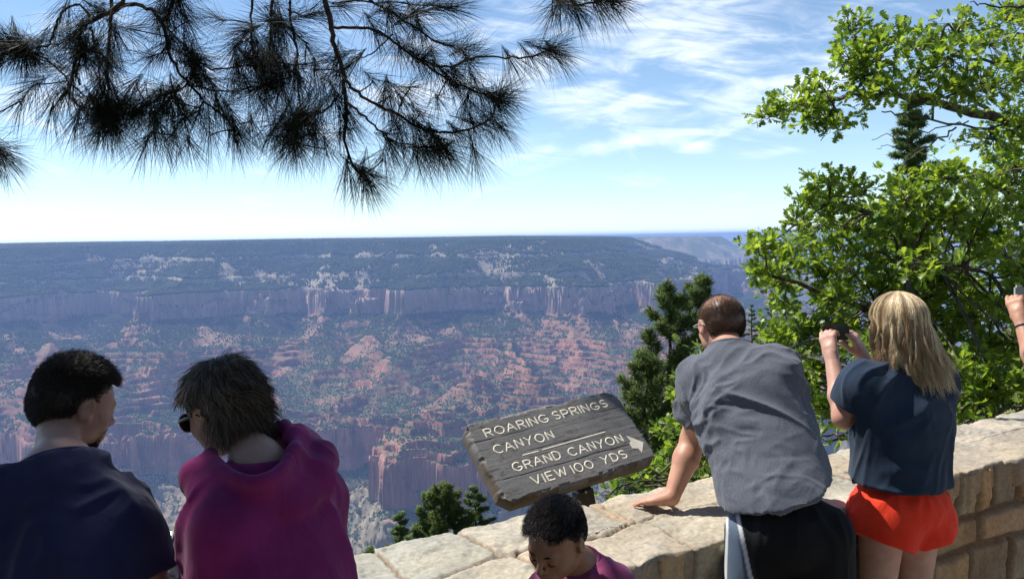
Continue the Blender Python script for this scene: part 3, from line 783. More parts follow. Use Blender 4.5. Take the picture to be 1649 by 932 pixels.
def foliage_mat(name, trans=.35, rough=.5, spec=.4, tcol=1.6):
    m = bpy.data.materials.new(name); m.use_nodes = True; t = m.node_tree; t.nodes.clear()
    at = t.nodes.new('ShaderNodeAttribute'); at.attribute_name = 'Col'
    b = t.nodes.new('ShaderNodeBsdfPrincipled'); b.inputs['Roughness'].default_value = rough; b.inputs['Specular IOR Level'].default_value = spec
    t.links.new(at.outputs['Color'], b.inputs['Base Color'])
    tr = t.nodes.new('ShaderNodeBsdfTranslucent')
    t.links.new(MIX(t, 1.0, at.outputs['Color'], (tcol * 1.15, tcol * 1.1, tcol * .5), 'MULTIPLY'), tr.inputs[0])
    mx = t.nodes.new('ShaderNodeMixShader'); mx.inputs[0].default_value = trans
    t.links.new(b.outputs[0], mx.inputs[1]); t.links.new(tr.outputs[0], mx.inputs[2])
    o = t.nodes.new('ShaderNodeOutputMaterial'); t.links.new(mx.outputs[0], o.inputs[0]); return m
NEEDLE = foliage_mat('pine_needles', .20, .55, .25, 1.3)
OAKLEAF = foliage_mat('oak_leaves', .50, .38, .55, 1.9)
def bark(name, c1, c2, sc=14):
    m, t, b = new_mat(name); n = tex(t, sc, 6, .65, vscale=(1, 1, .35)); n2 = tex(t, sc * 5, 4)
    t.links.new(MIX(t, SM(t, n, .38, .62), c1, c2), b.inputs['Base Color']); b.inputs['Roughness'].default_value = .9; b.inputs['Specular IOR Level'].default_value = .15
    nb = bump(t, b, n, 1.0, .012); bump(t, b, n2, .6, .003, nb); return m
BARK_P = bark('ponderosa_bark', (.10, .065, .045), (.035, .024, .020)); BARK_O = bark('oak_bark', (.15, .13, .11), (.05, .042, .036), 20)
def smooth_path(p, n=None, jit=0.0, rg=None):
    p = np.asarray(p, float)
    for _ in range(2):
        q = [p[0]]
        for a, b in zip(p[:-1], p[1:]): q += [a * .75 + b * .25, a * .25 + b * .75]
        q.append(p[-1]); p = np.array(q)
    if jit: p[1:-1] += rg.normal(0, jit, p[1:-1].shape)
    return p

# ---- the pine overhead
def build_overhead_pine():
    rg = np.random.default_rng(21); s = 1.832
    base = np.array([-5.7, 4.3, -3.4])
    root = empty('pine_tree', tuple(base), 'ponderosa pine with dark drooping needle tufts hanging over the top of the view', 'pine tree')
    br = {  # traced twigs, photo pixels x 1.832, with depth and thickness
     'a': ([(400, -60), (360, 0), (330, 40), (270, 60), (235, 85), (235, 150), (215, 205), (205, 260)], 4.6, .017, .008),
     'b': ([(270, 60), (265, 45), (240, 15), (200, 20), (170, 50), (158, 110), (140, 140), (60, 145), (-20, 140)], 4.6, .009, .005),
     'c': ([(268, 80), (285, 150), (295, 200), (290, 260), (330, 300)], 4.7, .008, .005), 'c2': ([(235, 250), (222, 210), (240, 160), (290, 130)], 4.5, .007, .005),
     'd': ([(330, -60), (325, 0), (325, 100), (320, 200), (318, 300), (325, 370)], 4.9, .014, .007),
     'd2': ([(205, 240), (240, 280), (290, 300), (310, 350)], 4.6, .006, .004), 'd3': ([(210, 250), (150, 180), (100, 160), (40, 140)], 4.7, .006, .004),
     'e': ([(330, 40), (380, 10), (440, 20), (490, 80), (495, 150), (530, 220), (560, 250), (600, 300), (660, 340), (690, 385)], 4.7, .014, .005),
     'f': ([(520, -60), (510, 0), (490, 60)], 4.7, .013, .011), 'f2': ([(490, 80), (540, 130), (580, 190), (560, 235)], 4.6, .007, .004),
     'g': ([(860, -60), (850, 0), (860, 80), (880, 150), (870, 210), (830, 240), (760, 260)], 4.9, .012, .005),
     'h': ([(940, -70), (955, 0), (975, 60), (985, 130), (1010, 200), (1020, 280), (1020, 350), (1015, 420), (1040, 490), (1080, 525)], 4.5, .019, .006),
     'i': ([(1020, 240), (1060, 280), (1110, 310), (1180, 340), (1240, 380), (1300, 392), (1390, 385), (1450, 350), (1470, 295)], 4.5, .011, .005),
     'j': ([(980, 80), (1060, 80), (1130, 95), (1180, 140), (1250, 185), (1320, 200), (1400, 170), (1480, 165), (1560, 175), (1640, 140)], 4.6, .010, .005),
     'k': ([(1060, -60), (1080, 0), (1150, 30), (1220, 80), (1290, 130), (1360, 145)], 4.8, .010, .005),
     'l': ([(1250, 185), (1310, 230), (1380, 260), (1450, 290)], 4.6, .007, .004), 'm': ([(1020, 300), (1070, 340), (1110, 380), (1150, 410), (1200, 430), (1290, 435)], 4.4, .008, .004),
     'n': ([(810, -60), (800, 0), (800, 80), (795, 170)], 5.0, .014, .006), 'o': ([(750, -50), (740, 40), (740, 120), (750, 180), (820, 190), (900, 190)], 4.8, .009, .004),
     'p': ([(560, 250), (500, 270), (440, 310), (390, 330)], 4.7, .006, .004), 'q': ([(530, 250), (500, 300), (460, 330), (452, 390)], 4.7, .007, .004),
     'r': ([(1000, 280), (960, 330), (900, 350), (860, 390)], 4.5, .007, .004), 's': ([(620, 205), (700, 200), (760, 190)], 4.8, .006, .004),
     't': ([(560, 250), (640, 272), (730, 265), (800, 240)], 4.8, .006, .004), 'u': ([(870, 190), (880, 260), (890, 330), (870, 420)], 4.7, .006, .004),
     'v': ([(1500, -70), (1580, -20), (1660, 5), (1730, 15), (1800, -5)], 4.3, .010, .005), 'w': ([(-80, 380), (-30, 430), (10, 460)], 4.2, .008, .004),
     'x': ([(1160, 100), (1100, 160), (1060, 170), (1010, 210)], 4.6, .005, .003), 'y': ([(600, 300), (560, 340), (540, 350)], 4.7, .005, .003),
     'z': ([(980, 10), (1060, 5), (1200, 10), (1330, 25)], 4.9, .008, .004), 'aa': ([(850, 30), (900, 50), (940, 40)], 4.9, .006, .004), 'ab': ([(1290, 392), (1300, 430), (1320, 455)], 4.5, .005, .003)}
    paths = []; rads = []; ends = []
    zt = 4.0
    for k_, (pts, Yd, r0, r1) in br.items():
        off = rg.normal(0, .05)
        q = np.array([P(x / s, y / s, Yd + .5 + off * math.sin(i * 1.3)) for i, (x, y) in enumerate(pts)])
        q = smooth_path(q, jit=.0045, rg=rg)
        paths.append(q); rads.append(np.linspace(r0, r1, len(q)) * rg.uniform(.92, 1.1, len(q)))
        ends.append((q[-1], unit(q[-1] - q[-4])))
        if pts[0][1] < -40 and k_ not in 'w':                       # rises to the big limb above the frame
            top = q[0]; lim = np.array([top[0] * 1.02 - .1, top[1] + .1, zt + .25 + .1 * math.sin(top[0] * 3)])
            up_ = smooth_path(np.array([lim, (lim + top) / 2 + rg.normal(0, .04, 3), top]))
            paths.append(up_); rads.append(np.linspace(r0 * 1.6, r0, len(up_)))
    tw = [(200, 275, -.3, -1), (110, 250, -.8, -.6), (20, 140, -1, -.2), (0, 175, -.8, -.7), (320, 385, -.1, -1), (290, 395, -.6, -.8), (350, 385, .4, -1), (460, 410, .1, -1), (430, 420, -.3, -1), (490, 415, .4, -1), (440, 170, .1, -.4), (390, 88, .9, -.1),
          (550, 345, .3, -1), (690, 385, .1, -1), (665, 345, .5, -.9), (345, 290, .3, -.8), (740, 272, .4, -.7), (800, 190, .2, -.6), (745, 85, -.8, -.2), (860, 395, -.3, -1), (850, 430, .1, -1), (880, 435, .3, -1), (820, 370, -.5, -.9),
          (930, 205, .1, -.6), (1150, 285, .2, -.8), (1190, 300, .4, -.6), (1210, 262, .6, -.2), (1130, 310, -.3, -1), (1455, 290, .7, -.6), (1475, 300, .9, -.4), (1290, 440, .3, -1), (1320, 450, .6, -.9), (1180, 430, 0, -1), (1080, 525, .4, -1),
          (1100, 520, .9, -.6), (1065, 520, -.2, -1), (1360, 145, .5, .3), (1330, 22, .9, 0), (1500, 165, .4, -.6), (1570, 172, .7, -.7), (1620, 150, 1, -.3), (500, 140, .1, -.9), (580, 180, .8, -.4), (5, 455, .7, -.8), (10, 440, .9, -.3), (-10, 470, .5, -1),
          (1650, 10, -.1, -1), (1700, 15, .3, -1), (1760, 8, .7, -.8), (1800, 0, 1, -.3), (1630, 40, -.4, -1), (1240, 335, .4, -.5), (150, 330, -.4, -1), (230, 350, -.2, -1), (400, 330, 0, -1), (520, 400, .1, -1), (560, 430, .2, -1), (620, 400, .1, -1), (740, 360, 0, -1), (800, 400, -.1, -1), (930, 400, .1, -1), (960, 440, 0, -1), (1230, 470, .1, -1), (1400, 450, .3, -1), (1480, 380, .6, -.8), (60, 300, -.6, -.8), (1130, 470, -.2, -1), (1005, 210, .1, -.8), (640, 290, .2, -1), (780, 320, 0, -1), (1110, 95, .3, -.5), (720, 100, -.4, -.5), (900, 50, .6, .1), (1060, 165, -.4, -.5),
          (1400, 385, .3, -1), (1440, 355, .7, -.8), (560, 60, .6, -.5), (700, 215, .1, -.9), (600, 230, .4, -.8), (330, 200, .2, -.9), (270, 290, -.4, -1), (1000, 400, .1, -1), (940, 330, -.2, -1), (1340, 210, .4, -.8), (1400, 170, .5, .2), (1280, 200, .1, -.9),
          (1180, 145, .2, -.7), (180, 130, -.5, -.4), (60, 145, -.3, .3), (300, 290, 0, -1), (520, 300, 0, -1), (590, 340, .2, -1), (480, 60, .1, -.6), (650, 60, -.6, .2), (840, 90, .3, -.6), (1230, 30, .4, .3), (1120, 30, .3, .2), (100, 175, -.5, -.8),
          (400, 240, -.4, -.7), (730, 170, -.2, -.6), (790, 60, -.5, .1), (1010, 20, .5, -.2), (905, 130, .4, -.4), (1290, 290, .3, -.6), (1100, 240, .3, -.3), (980, 180, -.6, -.4)]
    Cc = []; Dd = []
    allp = np.concatenate(paths[:])
    for (x, y, dx, dz) in tw:
        c = P(x / s, y / s, 5.1 + rg.normal(0, .12)); nearest = allp[np.argmin(np.linalg.norm((allp - c) * np.array([1, .4, 1]), axis=1))]
        if np.linalg.norm(nearest - c) > .03:
            mid = (nearest + c) / 2 + rg.normal(0, .012, 3); paths.append(smooth_path(np.array([nearest, mid, c]))); rads.append(np.full(len(paths[-1]), .0042))
        Cc.append(c); Dd.append(unit(np.array([dx, rg.normal(0, .4), dz])))
    for c, d in ends: Cc.append(c); Dd.append(d)
    Cc = np.array(Cc); Dd = np.array(Dd); nv = len(Cc)
    # limbs above the view, spreading from the trunk
    tr = smooth_path(np.array([base, base + [.1, 0, 2.5], base + [.05, -.1, 6], base + [.25, -.15, 9.5], base + [.15, -.1, 13.5], base + [.2, 0, 17]]))
    limbs = [[base + [.1, -.1, 8.1], (-3.4, 5.3, 4.75), (-2, 5.35, 4.4), (-.6, 5.3, 4.25), (.6, 5.2, 4.25), (1.5, 5.0, 4.4)],
             [base + [.1, -.1, 8.4], (-3.9, 4.1, 5.0), (-2.9, 3.2, 4.75), (-2.0, 2.5, 4.6), (-1.2, 2.0, 4.7)], [(-2.9, 3.2, 4.75), (-2.3, 3.2, 4.6), (-1.7, 3.0, 4.7), (-1.2, 2.8, 4.9)],
             [base + [.1, 0, 9.2], (-3.7, 2.8, 6.0), (-2.7, 1.9, 6.1), (-1.7, 1.0, 6.3)], [(-2.9, 3.2, 4.75), (-3.0, 2.2, 4.6), (-2.6, 1.2, 4.6)], [(-3.4, 5.3, 4.75), (-3.3, 4.8, 4.2), (-2.9, 4.7, 3.9)],
             [base + [.1, 0, 10.6], (-6.4, 4.2, 8.2), (-7.4, 3.6, 8.6)], [base + [.1, 0, 11.4], (-7, 6.4, 9.2), (-7.6, 7.5, 9.6)], [base + [.1, 0, 12.6], (-5.8, 3.6, 10.2), (-6.2, 2.4, 10.4)], [base + [.1, 0, 13.4], (-5, 3.2, 11), (-4.2, 2.4, 11.4)]]
    for i, lb in enumerate(limbs):
        q = smooth_path(np.array([np.array(p, float) for p in lb]), jit=.012, rg=rg); paths.append(q)
        rads.append(np.linspace(.055 if i not in (2, 4, 5) else .028, .014, len(q)))
    C2 = []; D2 = []
    for i, lb in enumerate(limbs):
        q = np.array([np.array(p, float) for p in lb]); dens = {0: 2, 1: 38, 2: 24, 3: 32, 4: 30, 5: 1}.get(i, 16)
        for k in range(dens):
            f = rg.uniform(.3, 1) * (len(q) - 1); a = int(min(f, len(q) - 2)); p0 = q[a] + (q[a + 1] - q[a]) * (f - a)
            d = unit(np.array([rg.normal(0, 1), rg.normal(0, .8) - .1, rg.normal(.1, .3)])); ln = rg.uniform(.2, .65)
            if i == 0: d = unit(np.array([rg.normal(0, .7), rg.uniform(-.1, 1), rg.uniform(.1, .5)]))
            p1 = p0 + d * ln + np.array([0, 0, .06])
            if p1[1] > 3.0 and p1[2] < 3.9 and i != 5: p1[2] = 3.95
            if i in (1, 2, 3, 4) and p1[1] > 2.75: p1[1] = 2.75 - rg.uniform(0, .5)
            paths.append(smooth_path(np.array([p0, (p0 + p1) / 2 + rg.normal(0, .03, 3), p1]))); rads.append(np.linspace(.010, .005, len(paths[-1])))
            for _ in range(2): C2.append(p1 + rg.normal(0, .04, 3)); D2.append(unit(d + rg.normal(0, .4, 3)))
    paths_extra = []
    V, Fb = tube_np([tr], [np.linspace(.27, .03, len(tr))], 16); link('trunk', mesh_np('trunk', V, Fb), BARK_P, root, True)
    Cx = []; Dx = []
    for q_ in paths[:34]:
        for _ in range(5):
            i_ = int(rg.uniform(.35, 1) * (len(q_) - 2)); d_ = unit(q_[i_ + 1] - q_[i_] + rg.normal(0, .02, 3)); e_ = q_[i_] + d_ * rg.uniform(.02, .07) + rg.normal(0, .025, 3)
            paths_extra.append(np.array([q_[i_], (q_[i_] + e_) / 2, e_])); Cx.append(e_); Dx.append(unit(d_ + np.array([0, 0, -.5]) + rg.normal(0, .4, 3)))
    Cv = np.concatenate([Cc, np.array(Cx)]); Dv = np.concatenate([Dd, np.array(Dx)])
    parts_ = [needle_mesh(Cv[i::5], Dv[i::5], nn_, ln_, .0023, sp_, rg, back=bk_) for i, (nn_, ln_, sp_, bk_) in enumerate([(85, .32, .22, .20), (70, .27, .42, .10), (90, .31, .25, .24), (60, .33, .2, .08), (75, .29, .34, .16)])]
    o_ = 0; VV = []; QQ = []; TT = []; CC_ = []
    for v_, q_, t_, c_ in parts_: VV.append(v_); QQ.append(q_ + o_); TT.append(t_ + o_); CC_.append(c_); o_ += len(v_)
    V, Q, T_, c = np.concatenate(VV), np.concatenate(QQ), np.concatenate(TT), np.concatenate(CC_)
    V2, Q2, T2, c2 = needle_mesh(np.array(C2), np.array(D2), 110, .23, .0036, .5, rg, back=.14)
    o = len(V); me = mesh_np('needles', np.concatenate([V, V2]), [np.concatenate([Q, Q2 + o]), np.concatenate([T_, T2 + o])], np.concatenate([c, c2]) * .20)
    link('needles', me, NEEDLE, root)
    V, Fb = tube_np(paths + paths_extra, rads + [[.004, .0035, .003]] * len(paths_extra), 7)
    link('branches', mesh_np('branches', V, Fb), BARK_P, root, True)
build_overhead_pine()

# ---- conifers standing beyond the wall
def conifer(base, H, Rm, label, group, seed, kind='pine', dens=1.0, cstart=.12, pxm=60.0):
    """kind pine: long needled clumps on rising branches; fir: short dense sprays on level branches"""
    rg = np.random.default_rng(seed); base = np.array(base, float)
    root = empty('pine_tree' if kind == 'pine' else 'fir_tree', tuple(base), label, 'pine tree' if kind == 'pine' else 'fir tree', group)
    lean = rg.normal(0, .02, 2)
    tr = np.array([base + [lean[0] * H * f, lean[1] * H * f, H * f] for f in np.linspace(0, 1, 14)]); tr[1:-1, :2] += rg.normal(0, .006 * H, (12, 2))
    paths = []; rads = []; C = []; D = []
    nb = int((26 if kind == 'pine' else 46) * dens * max(1, H / 5))
    for i in range(nb):
        f = cstart + (1 - cstart) * ((i + rg.random()) / nb) ** .9
        z = f * H; p0 = np.array([np.interp(z, tr[:, 2] - base[2], tr[:, k]) for k in range(3)])
        prof = ((1 - f ** 2.6) ** .75 if kind == 'pine' else 1.25 * (1 - f) ** .75) * (0.55 + .45 * min(1, f / .25))
        Lb = Rm * prof * rg.uniform(.65, 1.15) + .12; a = i * 2.39996 + rg.normal(0, .25)
        rise = (.15 + .55 * f) if kind == 'pine' else (-.12 + .35 * f)
        d = np.array([math.cos(a), math.sin(a), rise + rg.normal(0, .08)])
        q = np.array([p0 + d * Lb * t + np.array([0, 0, (.22 if kind == 'pine' else .06) * Lb * t * t]) for t in np.linspace(0, 1, 6)]); q[1:] += rg.normal(0, .02 * Lb, (5, 3))
        paths.append(q); rads.append(np.linspace(.010 * H * .35 * (1 - f) + .008, .004, 6))
        ns = int((10 if kind == 'pine' else 15) * Lb / .8 * dens) + 3
        for k in range(ns):
            t = rg.uniform(.3, 1) if kind == 'pine' else rg.uniform(.08, 1); pp = np.array([np.interp(t, np.linspace(0, 1, 6), q[:, j]) for j in range(3)])
            sd = unit(np.cross(d, [0, 0, 1])) * rg.choice([-1, 1]); sl = Lb * (.34 if kind == 'pine' else .42) * (1.15 - t) * rg.uniform(.5, 1)
            dr = unit(d * .7 + sd * .8 + np.array([0, 0, .35 if kind == 'pine' else -.05])); e = pp + dr * sl + (rg.normal(0, .05, 3) if kind == 'pine' else rg.normal(0, .015, 3))
            paths.append(np.array([pp, (pp + e) / 2, e])); rads.append([.005, .004, .003])
            C.append(e); D.append(unit(dr + np.array([0, 0, .3])))
            if kind != 'pine': C.append((pp + e) / 2); D.append(dr)
        C.append(q[-1]); D.append(unit(d))
    C.append(tr[-1]); D.append(np.array([0, 0, 1.0]))
    C = np.array(C); D = np.array(D)
    w = max(.006, .75 / pxm)
    V, Q, T_, c = needle_mesh(C, D, 34 if kind == 'pine' else 22, .20 if kind == 'pine' else .15, w * (1 if kind == 'pine' else .9), .5 if kind == 'pine' else .35, rg, droop=0, back=.10 if kind == 'pine' else .16)
    c = c * (np.array((1.0, 1.0, .9)) if kind == 'pine' else np.array((.95, 1.05, 1.0))) * np.array((1.75, 1.7, 1.3))
    link('needles', mesh_np('needles', V, [Q, T_], c), NEEDLE, root)
    V, Fb = tube_np(paths, rads, 4, cap=False); link('branches', mesh_np('branches', V, Fb), BARK_P, root, True)
    V, Fb = tube_np([tr], [np.linspace(.022 * H + .02, .008, 14)], 10); link('trunk', mesh_np('trunk', V, Fb), BARK_P, root, True)
    return root
def tree_at(px, ptop, Yd, H, Rpx, label, group, seed, kind, dens=1.0, cstart=.12):
    top = P(px, ptop, Yd); conifer((top[0], top[1], top[2] - H), H, Rpx * Yd / FPX, label, group, seed, kind, dens, cstart, 800 / Yd)
GC = 'conifers on the slope beyond the wall'
tree_at(1082, 476, 15, 6.5, 78, 'open crowned young pine on the slope directly left of the man in the grey shirt', GC, 31, 'pine', 1.5)
tree_at(1122, 457, 17.5, 7.5, 66, 'taller pine whose tip rises just left of the bald head', GC, 32, 'pine', 1.4)
tree_at(1036, 585, 13, 4.6, 62, 'low dark pine showing above the right end of the sign', GC, 33, 'pine', 1.4)
tree_at(712, 786, 24, 5.5, 56, 'bushy light green young pine, tallest of the small trees left of the sign', GC, 34, 'pine', 2.2, .05)
tree_at(772, 786, 25, 6, 62, 'feathery small conifer under the lower left corner of the sign', GC, 35, 'fir', 1.0, .05)
tree_at(650, 826, 26, 5, 36, 'narrow dark fir, second from the left of the small trees above the wall', GC, 36, 'fir', 1.0, .05)
tree_at(677, 838, 24, 4, 38, 'small fir squeezed between the narrow fir and the bushy pine', GC, 37, 'fir', .9, .05)
tree_at(590, 885, 25, 3.6, 34, 'little lone conifer at the bottom beside the magenta hoodie', GC, 38, 'fir', .9, .05)
tree_at(826, 838, 27, 4, 44, 'half hidden conifer between the sign and the dark haired boy', GC, 39, 'fir', .9, .05)
tree_at(1478, 160, 17, 9.5, 84, 'dark spruce standing behind the oak with its top against the sky', GC, 40, 'fir', 1.5, .05)
tree_at(1216, 492, 60, 11, 26, 'dark distant conifer on the rocky knoll right of the bald head', GC, 41, 'fir', .5, .05)
tree_at(1238, 470, 66, 14, 30, 'tallest distant conifer on the rocky knoll at the edge of the oak', GC, 42, 'fir', .5, .05)
tree_at(1195, 520, 52, 8, 26, 'small distant conifer below the rocky knoll, touching the grey shirt', GC, 43, 'fir', .5, .05)

# ---- tall unseen conifers, added behind the viewpoint to dim sky light on the backs
for i_, (x_, y_, h_, r_, s_) in enumerate(((-4.5, -5.5, 13, 2.9, 71), (-.5, -7.0, 15, 3.1, 72), (4.0, -6.0, 14, 3.0, 73), (8.0, -3.0, 13, 2.8, 74), (-8.5, -2.0, 14, 3.0, 75), (1.8, -11, 16, 3.2, 76))):
    conifer((x_, y_, -.05), h_, r_, ('unseen tall fir added behind the viewpoint to block sky light'), 'added shading firs behind the viewpoint', s_, 'fir', .8, .06, 9.0)

# ---- oaks
ST = np.array([0, .12, .24, .36, .48, .60, .72, .84, 1.0]); WD = np.array([.02, .12, .075, .30, .13, .40, .15, .27, .02])
def leaf_mesh(C, N_, A_, Ls, col, rg):
    """lobed leaves: C centres, N_ normals, A_ axes"""
    m = len(C); n = len(ST)
    B_ = unit(np.cross(N_, A_)); N2 = np.cross(A_, B_)
    fold = rg.uniform(.05, .55, (m, 1, 1)); curl = rg.normal(0, .22, (m, 1, 1)); Ls = Ls[:, None, None]
    st = ST[None, :, None]; wd = WD[None, :, None] * (1 + rg.normal(0, .08, (m, n, 1)))
    ctr = C[:, None] + A_[:, None] * st * Ls + N2[:, None] * curl * (st ** 2) * Ls
    L1 = ctr + (B_[:, None] + N2[:, None] * fold) * wd * Ls + A_[:, None] * (.05 * (wd > .2)) * Ls
    R1 = ctr + (-B_[:, None] + N2[:, None] * fold) * wd * Ls + A_[:, None] * (.05 * (wd > .2)) * Ls
    V = np.stack([L1, ctr, R1], 2).reshape(-1, 3)
    I = (np.arange(m) * n * 3)[:, None, None] + np.arange(n * 3).reshape(n, 3)[None]
    Q = np.concatenate([np.stack([I[:, :-1, k], I[:, :-1, k + 1], I[:, 1:, k + 1], I[:, 1:, k]], -1).reshape(-1, 4) for k in (0, 1)])
    return V, Q, np.repeat(col, n * 3, 0)
def oak(label, base, limbs, blobs, seed, leaves, Lleaf=.095, name='oak_tree', group=None, upbias=.5, stems=True):
    rg = np.random.default_rng(seed); base = np.array(base, float)
    root = empty(name, tuple(base), label, 'oak tree' if name == 'oak_tree' else 'shrub', group)
    paths = []; rads = []
    for lb, r0, r1 in limbs:
        q = smooth_path(np.array(lb, float), jit=.012, rg=rg); paths.append(q); rads.append(np.linspace(r0, r1, len(q)))
    allp = np.concatenate(paths); C = []; A = []
    for (c, r) in blobs:
        c = np.array(c, float); near = allp[np.argmin(np.linalg.norm(allp - c, axis=1))]
        if np.linalg.norm(near - c) > .05:
            q = smooth_path(np.array([near, near * .6 + c * .4 + rg.normal(0, .05, 3), near * .2 + c * .8 + rg.normal(0, .04, 3), c])); paths.append(q); rads.append(np.linspace(.011, .004, len(q)))
        for k in range(max(4, int(leaves * r[0] / .2))):
            e = c + rg.normal(0, .48, 3) * np.array(r)
            if rg.random() < .55: paths.append(np.array([c, (c + e) / 2 + rg.normal(0, .015, 3), e])); rads.append([.0035, .0028, .002])
            d = unit(e - c + np.array([0, 0, .05]) + rg.normal(0, .03, 3))
            for j in range(int(rg.integers(4, 8))):
                dd_ = unit(d + rg.normal(0, .75, 3)); C.append(e + dd_ * rg.uniform(.0, .035)); A.append(dd_)
    C = np.array(C); A = np.array(A); m = len(C)
    Nn = unit(np.array([0, 0, 1.0]) * upbias + np.array(SUN_DIR) * .35 + rg.normal(0, .42, (m, 3))); Nn = unit(Nn - A * (Nn * A).sum(1, keepdims=True) * .8)
    g = rg.uniform(.72, 1.25, (m, 1)); y = rg.random((m, 1))
    y = y ** 1.3; col = (np.array((.080, .150, .028)) * (1 - y) + np.array((.25, .33, .05)) * y) * g
    V, Q, c = leaf_mesh(C, Nn, A, Lleaf * rg.uniform(.6, 1.15, m), col, rg)
    link('leaves', mesh_np('leaves', V, Q, c), OAKLEAF, root)
    V, Fb = tube_np(paths, rads, 5, cap=False); link('branches', mesh_np('branches', V, Fb), BARK_O, root, True)
    print(label, 'leaves', m)
    return root
def blobs_px(lst, rg, dj=.35):
    out = []
    for (x, y, rx, ry, Yd) in lst:
        Yd = Yd + rg.normal(0, dj); c = P(x, y, Yd); out.append((c, (rx * Yd / FPX, max(rx, ry) * Yd / FPX * .9, ry * Yd / FPX)))
    return out
def pp(*l): return [P(*q) for q in l]
rg = np.random.default_rng(51)
up = [(1242, 185, 24, 14), (1285, 165, 34, 26), (1330, 150, 40, 34), (1372, 48, 30, 26), (1368, 95, 36, 30), (1420, 150, 42, 30), (1408, 95, 36, 30), (1465, 72, 32, 26), (1480, 120, 42, 34), (1530, 92, 42, 36), (1345, 195, 34, 18), (1300, 190, 30, 20),
      (1545, 42, 38, 24), (1592, 72, 46, 32), (1632, 112, 40, 38), (1592, 140, 44, 30), (1625, 30, 30, 26), (1600, 222, 44, 24), (1640, 200, 40, 26), (1390, 125, 34, 26), (1540, 150, 44, 26), (1670, 150, 50, 50), (1690, 60, 50, 50), (1432, 60, 22, 18)]
up = [(*q, 6.3) for q in up]
limbsA = [(pp((1800, 700, 7.4), (1780, 420, 7.2), (1740, 260, 7.0), (1700, 215, 6.8), (1649, 200, 6.5), (1590, 188, 6.4), (1520, 170, 6.3), (1450, 155, 6.3), (1390, 150, 6.2), (1330, 160, 6.2), (1262, 178, 6.2)), .07, .008),
          (pp((1600, 192, 6.4), (1560, 150, 6.3), (1520, 125, 6.3), (1470, 130, 6.2), (1440, 120, 6.1)), .018, .006), (pp((1700, 215, 6.8), (1640, 110, 6.5), (1570, 98, 6.4), (1500, 60, 6.4)), .02, .006), (pp((1450, 155, 6.3), (1400, 110, 6.3), (1372, 60, 6.3)), .012, .005),
          (pp((1649, 200, 6.5), (1560, 205, 6.3), (1480, 185, 6.2), (1420, 180, 6.2)), .012, .005), (pp((1540, 205, 6.3), (1490, 240, 6.2), (1460, 262, 6.2), (1430, 300, 6.2)), .008, .003), (pp((1560, 195, 6.3), (1480, 215, 6.3), (1440, 215, 6.2), (1405, 225, 6.2)), .006, .002),
          (pp((1490, 240, 6.2), (1450, 232, 6.2), (1412, 240, 6.2)), .004, .002), (pp((1700, 150, 6.6), (1720, 20, 6.3), (1649, 8, 6.2), (1600, 14, 6.2), (1562, 4, 6.2)), .014, .004), (pp((1649, 8, 6.2), (1610, 40, 6.2), (1580, 52, 6.2), (1545, 40, 6.2)), .007, .002), (pp((1660, 8, 6.2), (1640, 50, 6.2), (1600, 66, 6.2)), .006, .002), (pp((1500, 232, 6.2), (1470, 250, 6.2), (1455, 280, 6.2)), .004, .002)]
oak('oak whose long limb reaches left across the sky above the blonde woman', PZ(1800, 700, -.6) * 0 + np.array([5.9, 7.4, -1.6]), [([(5.9, 7.4, -1.6), tuple(P(1800, 700, 7.4)), tuple(P(1780, 420, 7.2))], .12, .08)] + limbsA, blobs_px(up, rg, .3), 52, 38, Lleaf=.069)
rg = np.random.default_rng(53)
lo_ = []
edge = {262: 1610, 300: 1350, 335: 1305, 370: 1285, 405: 1228, 440: 1232, 475: 1262, 510: 1262, 545: 1236, 580: 1230, 615: 1235, 650: 1240}
for y, x0 in edge.items():
    for x in np.arange(x0, 1760, 38):
        if y < 310 and x < 1500 and rg.random() < .35: continue
        lo_.append((x + rg.normal(0, 9), y + rg.normal(0, 9), 30 + rg.uniform(-4, 8), 26, rg.uniform(5.6, 7.4) - (.5 if y > 560 else 0)))
lo_ += [(1222, 398, 14, 12, 6.0), (1300, 318, 18, 14, 6.1), (1218, 440, 16, 14, 6.0)]
Lb = [(4.6, 7.2, -1.8)]
limbsB = [([(4.4, 7.2, -1.9), tuple(P(1600, 600, 7.0)), tuple(P(1560, 480, 6.8)), tuple(P(1500, 400, 6.6)), tuple(P(1400, 340, 6.4)), tuple(P(1330, 330, 6.2))], .075, .008),
          ([tuple(P(1600, 600, 7.0)), tuple(P(1500, 540, 6.6)), tuple(P(1400, 500, 6.3)), tuple(P(1300, 460, 6.1)), tuple(P(1235, 440, 6.0))], .045, .007), ([(4.4, 7.2, -1.9), tuple(P(1660, 560, 7.2)), tuple(P(1680, 400, 7.2)), tuple(P(1640, 300, 7.0)), tuple(P(1560, 280, 6.8))], .06, .008),
          ([(4.4, 7.2, -1.9), tuple(P(1500, 680, 6.6)), tuple(P(1380, 620, 6.2)), tuple(P(1290, 590, 6.0)), tuple(P(1240, 560, 6.0))], .045, .006), (pp((1649, 428, 6.2), (1590, 438, 6.1), (1540, 425, 6.0), (1500, 440, 6.0), (1450, 430, 6.0)), .018, .006)]
oak('big leafy oak filling the right side behind the blonde woman', (4.4, 7.2, -2.0), limbsB, lo_b if False else blobs_px(lo_, rg, .1), 54, 40, Lleaf=.069)
rg = np.random.default_rng(57)
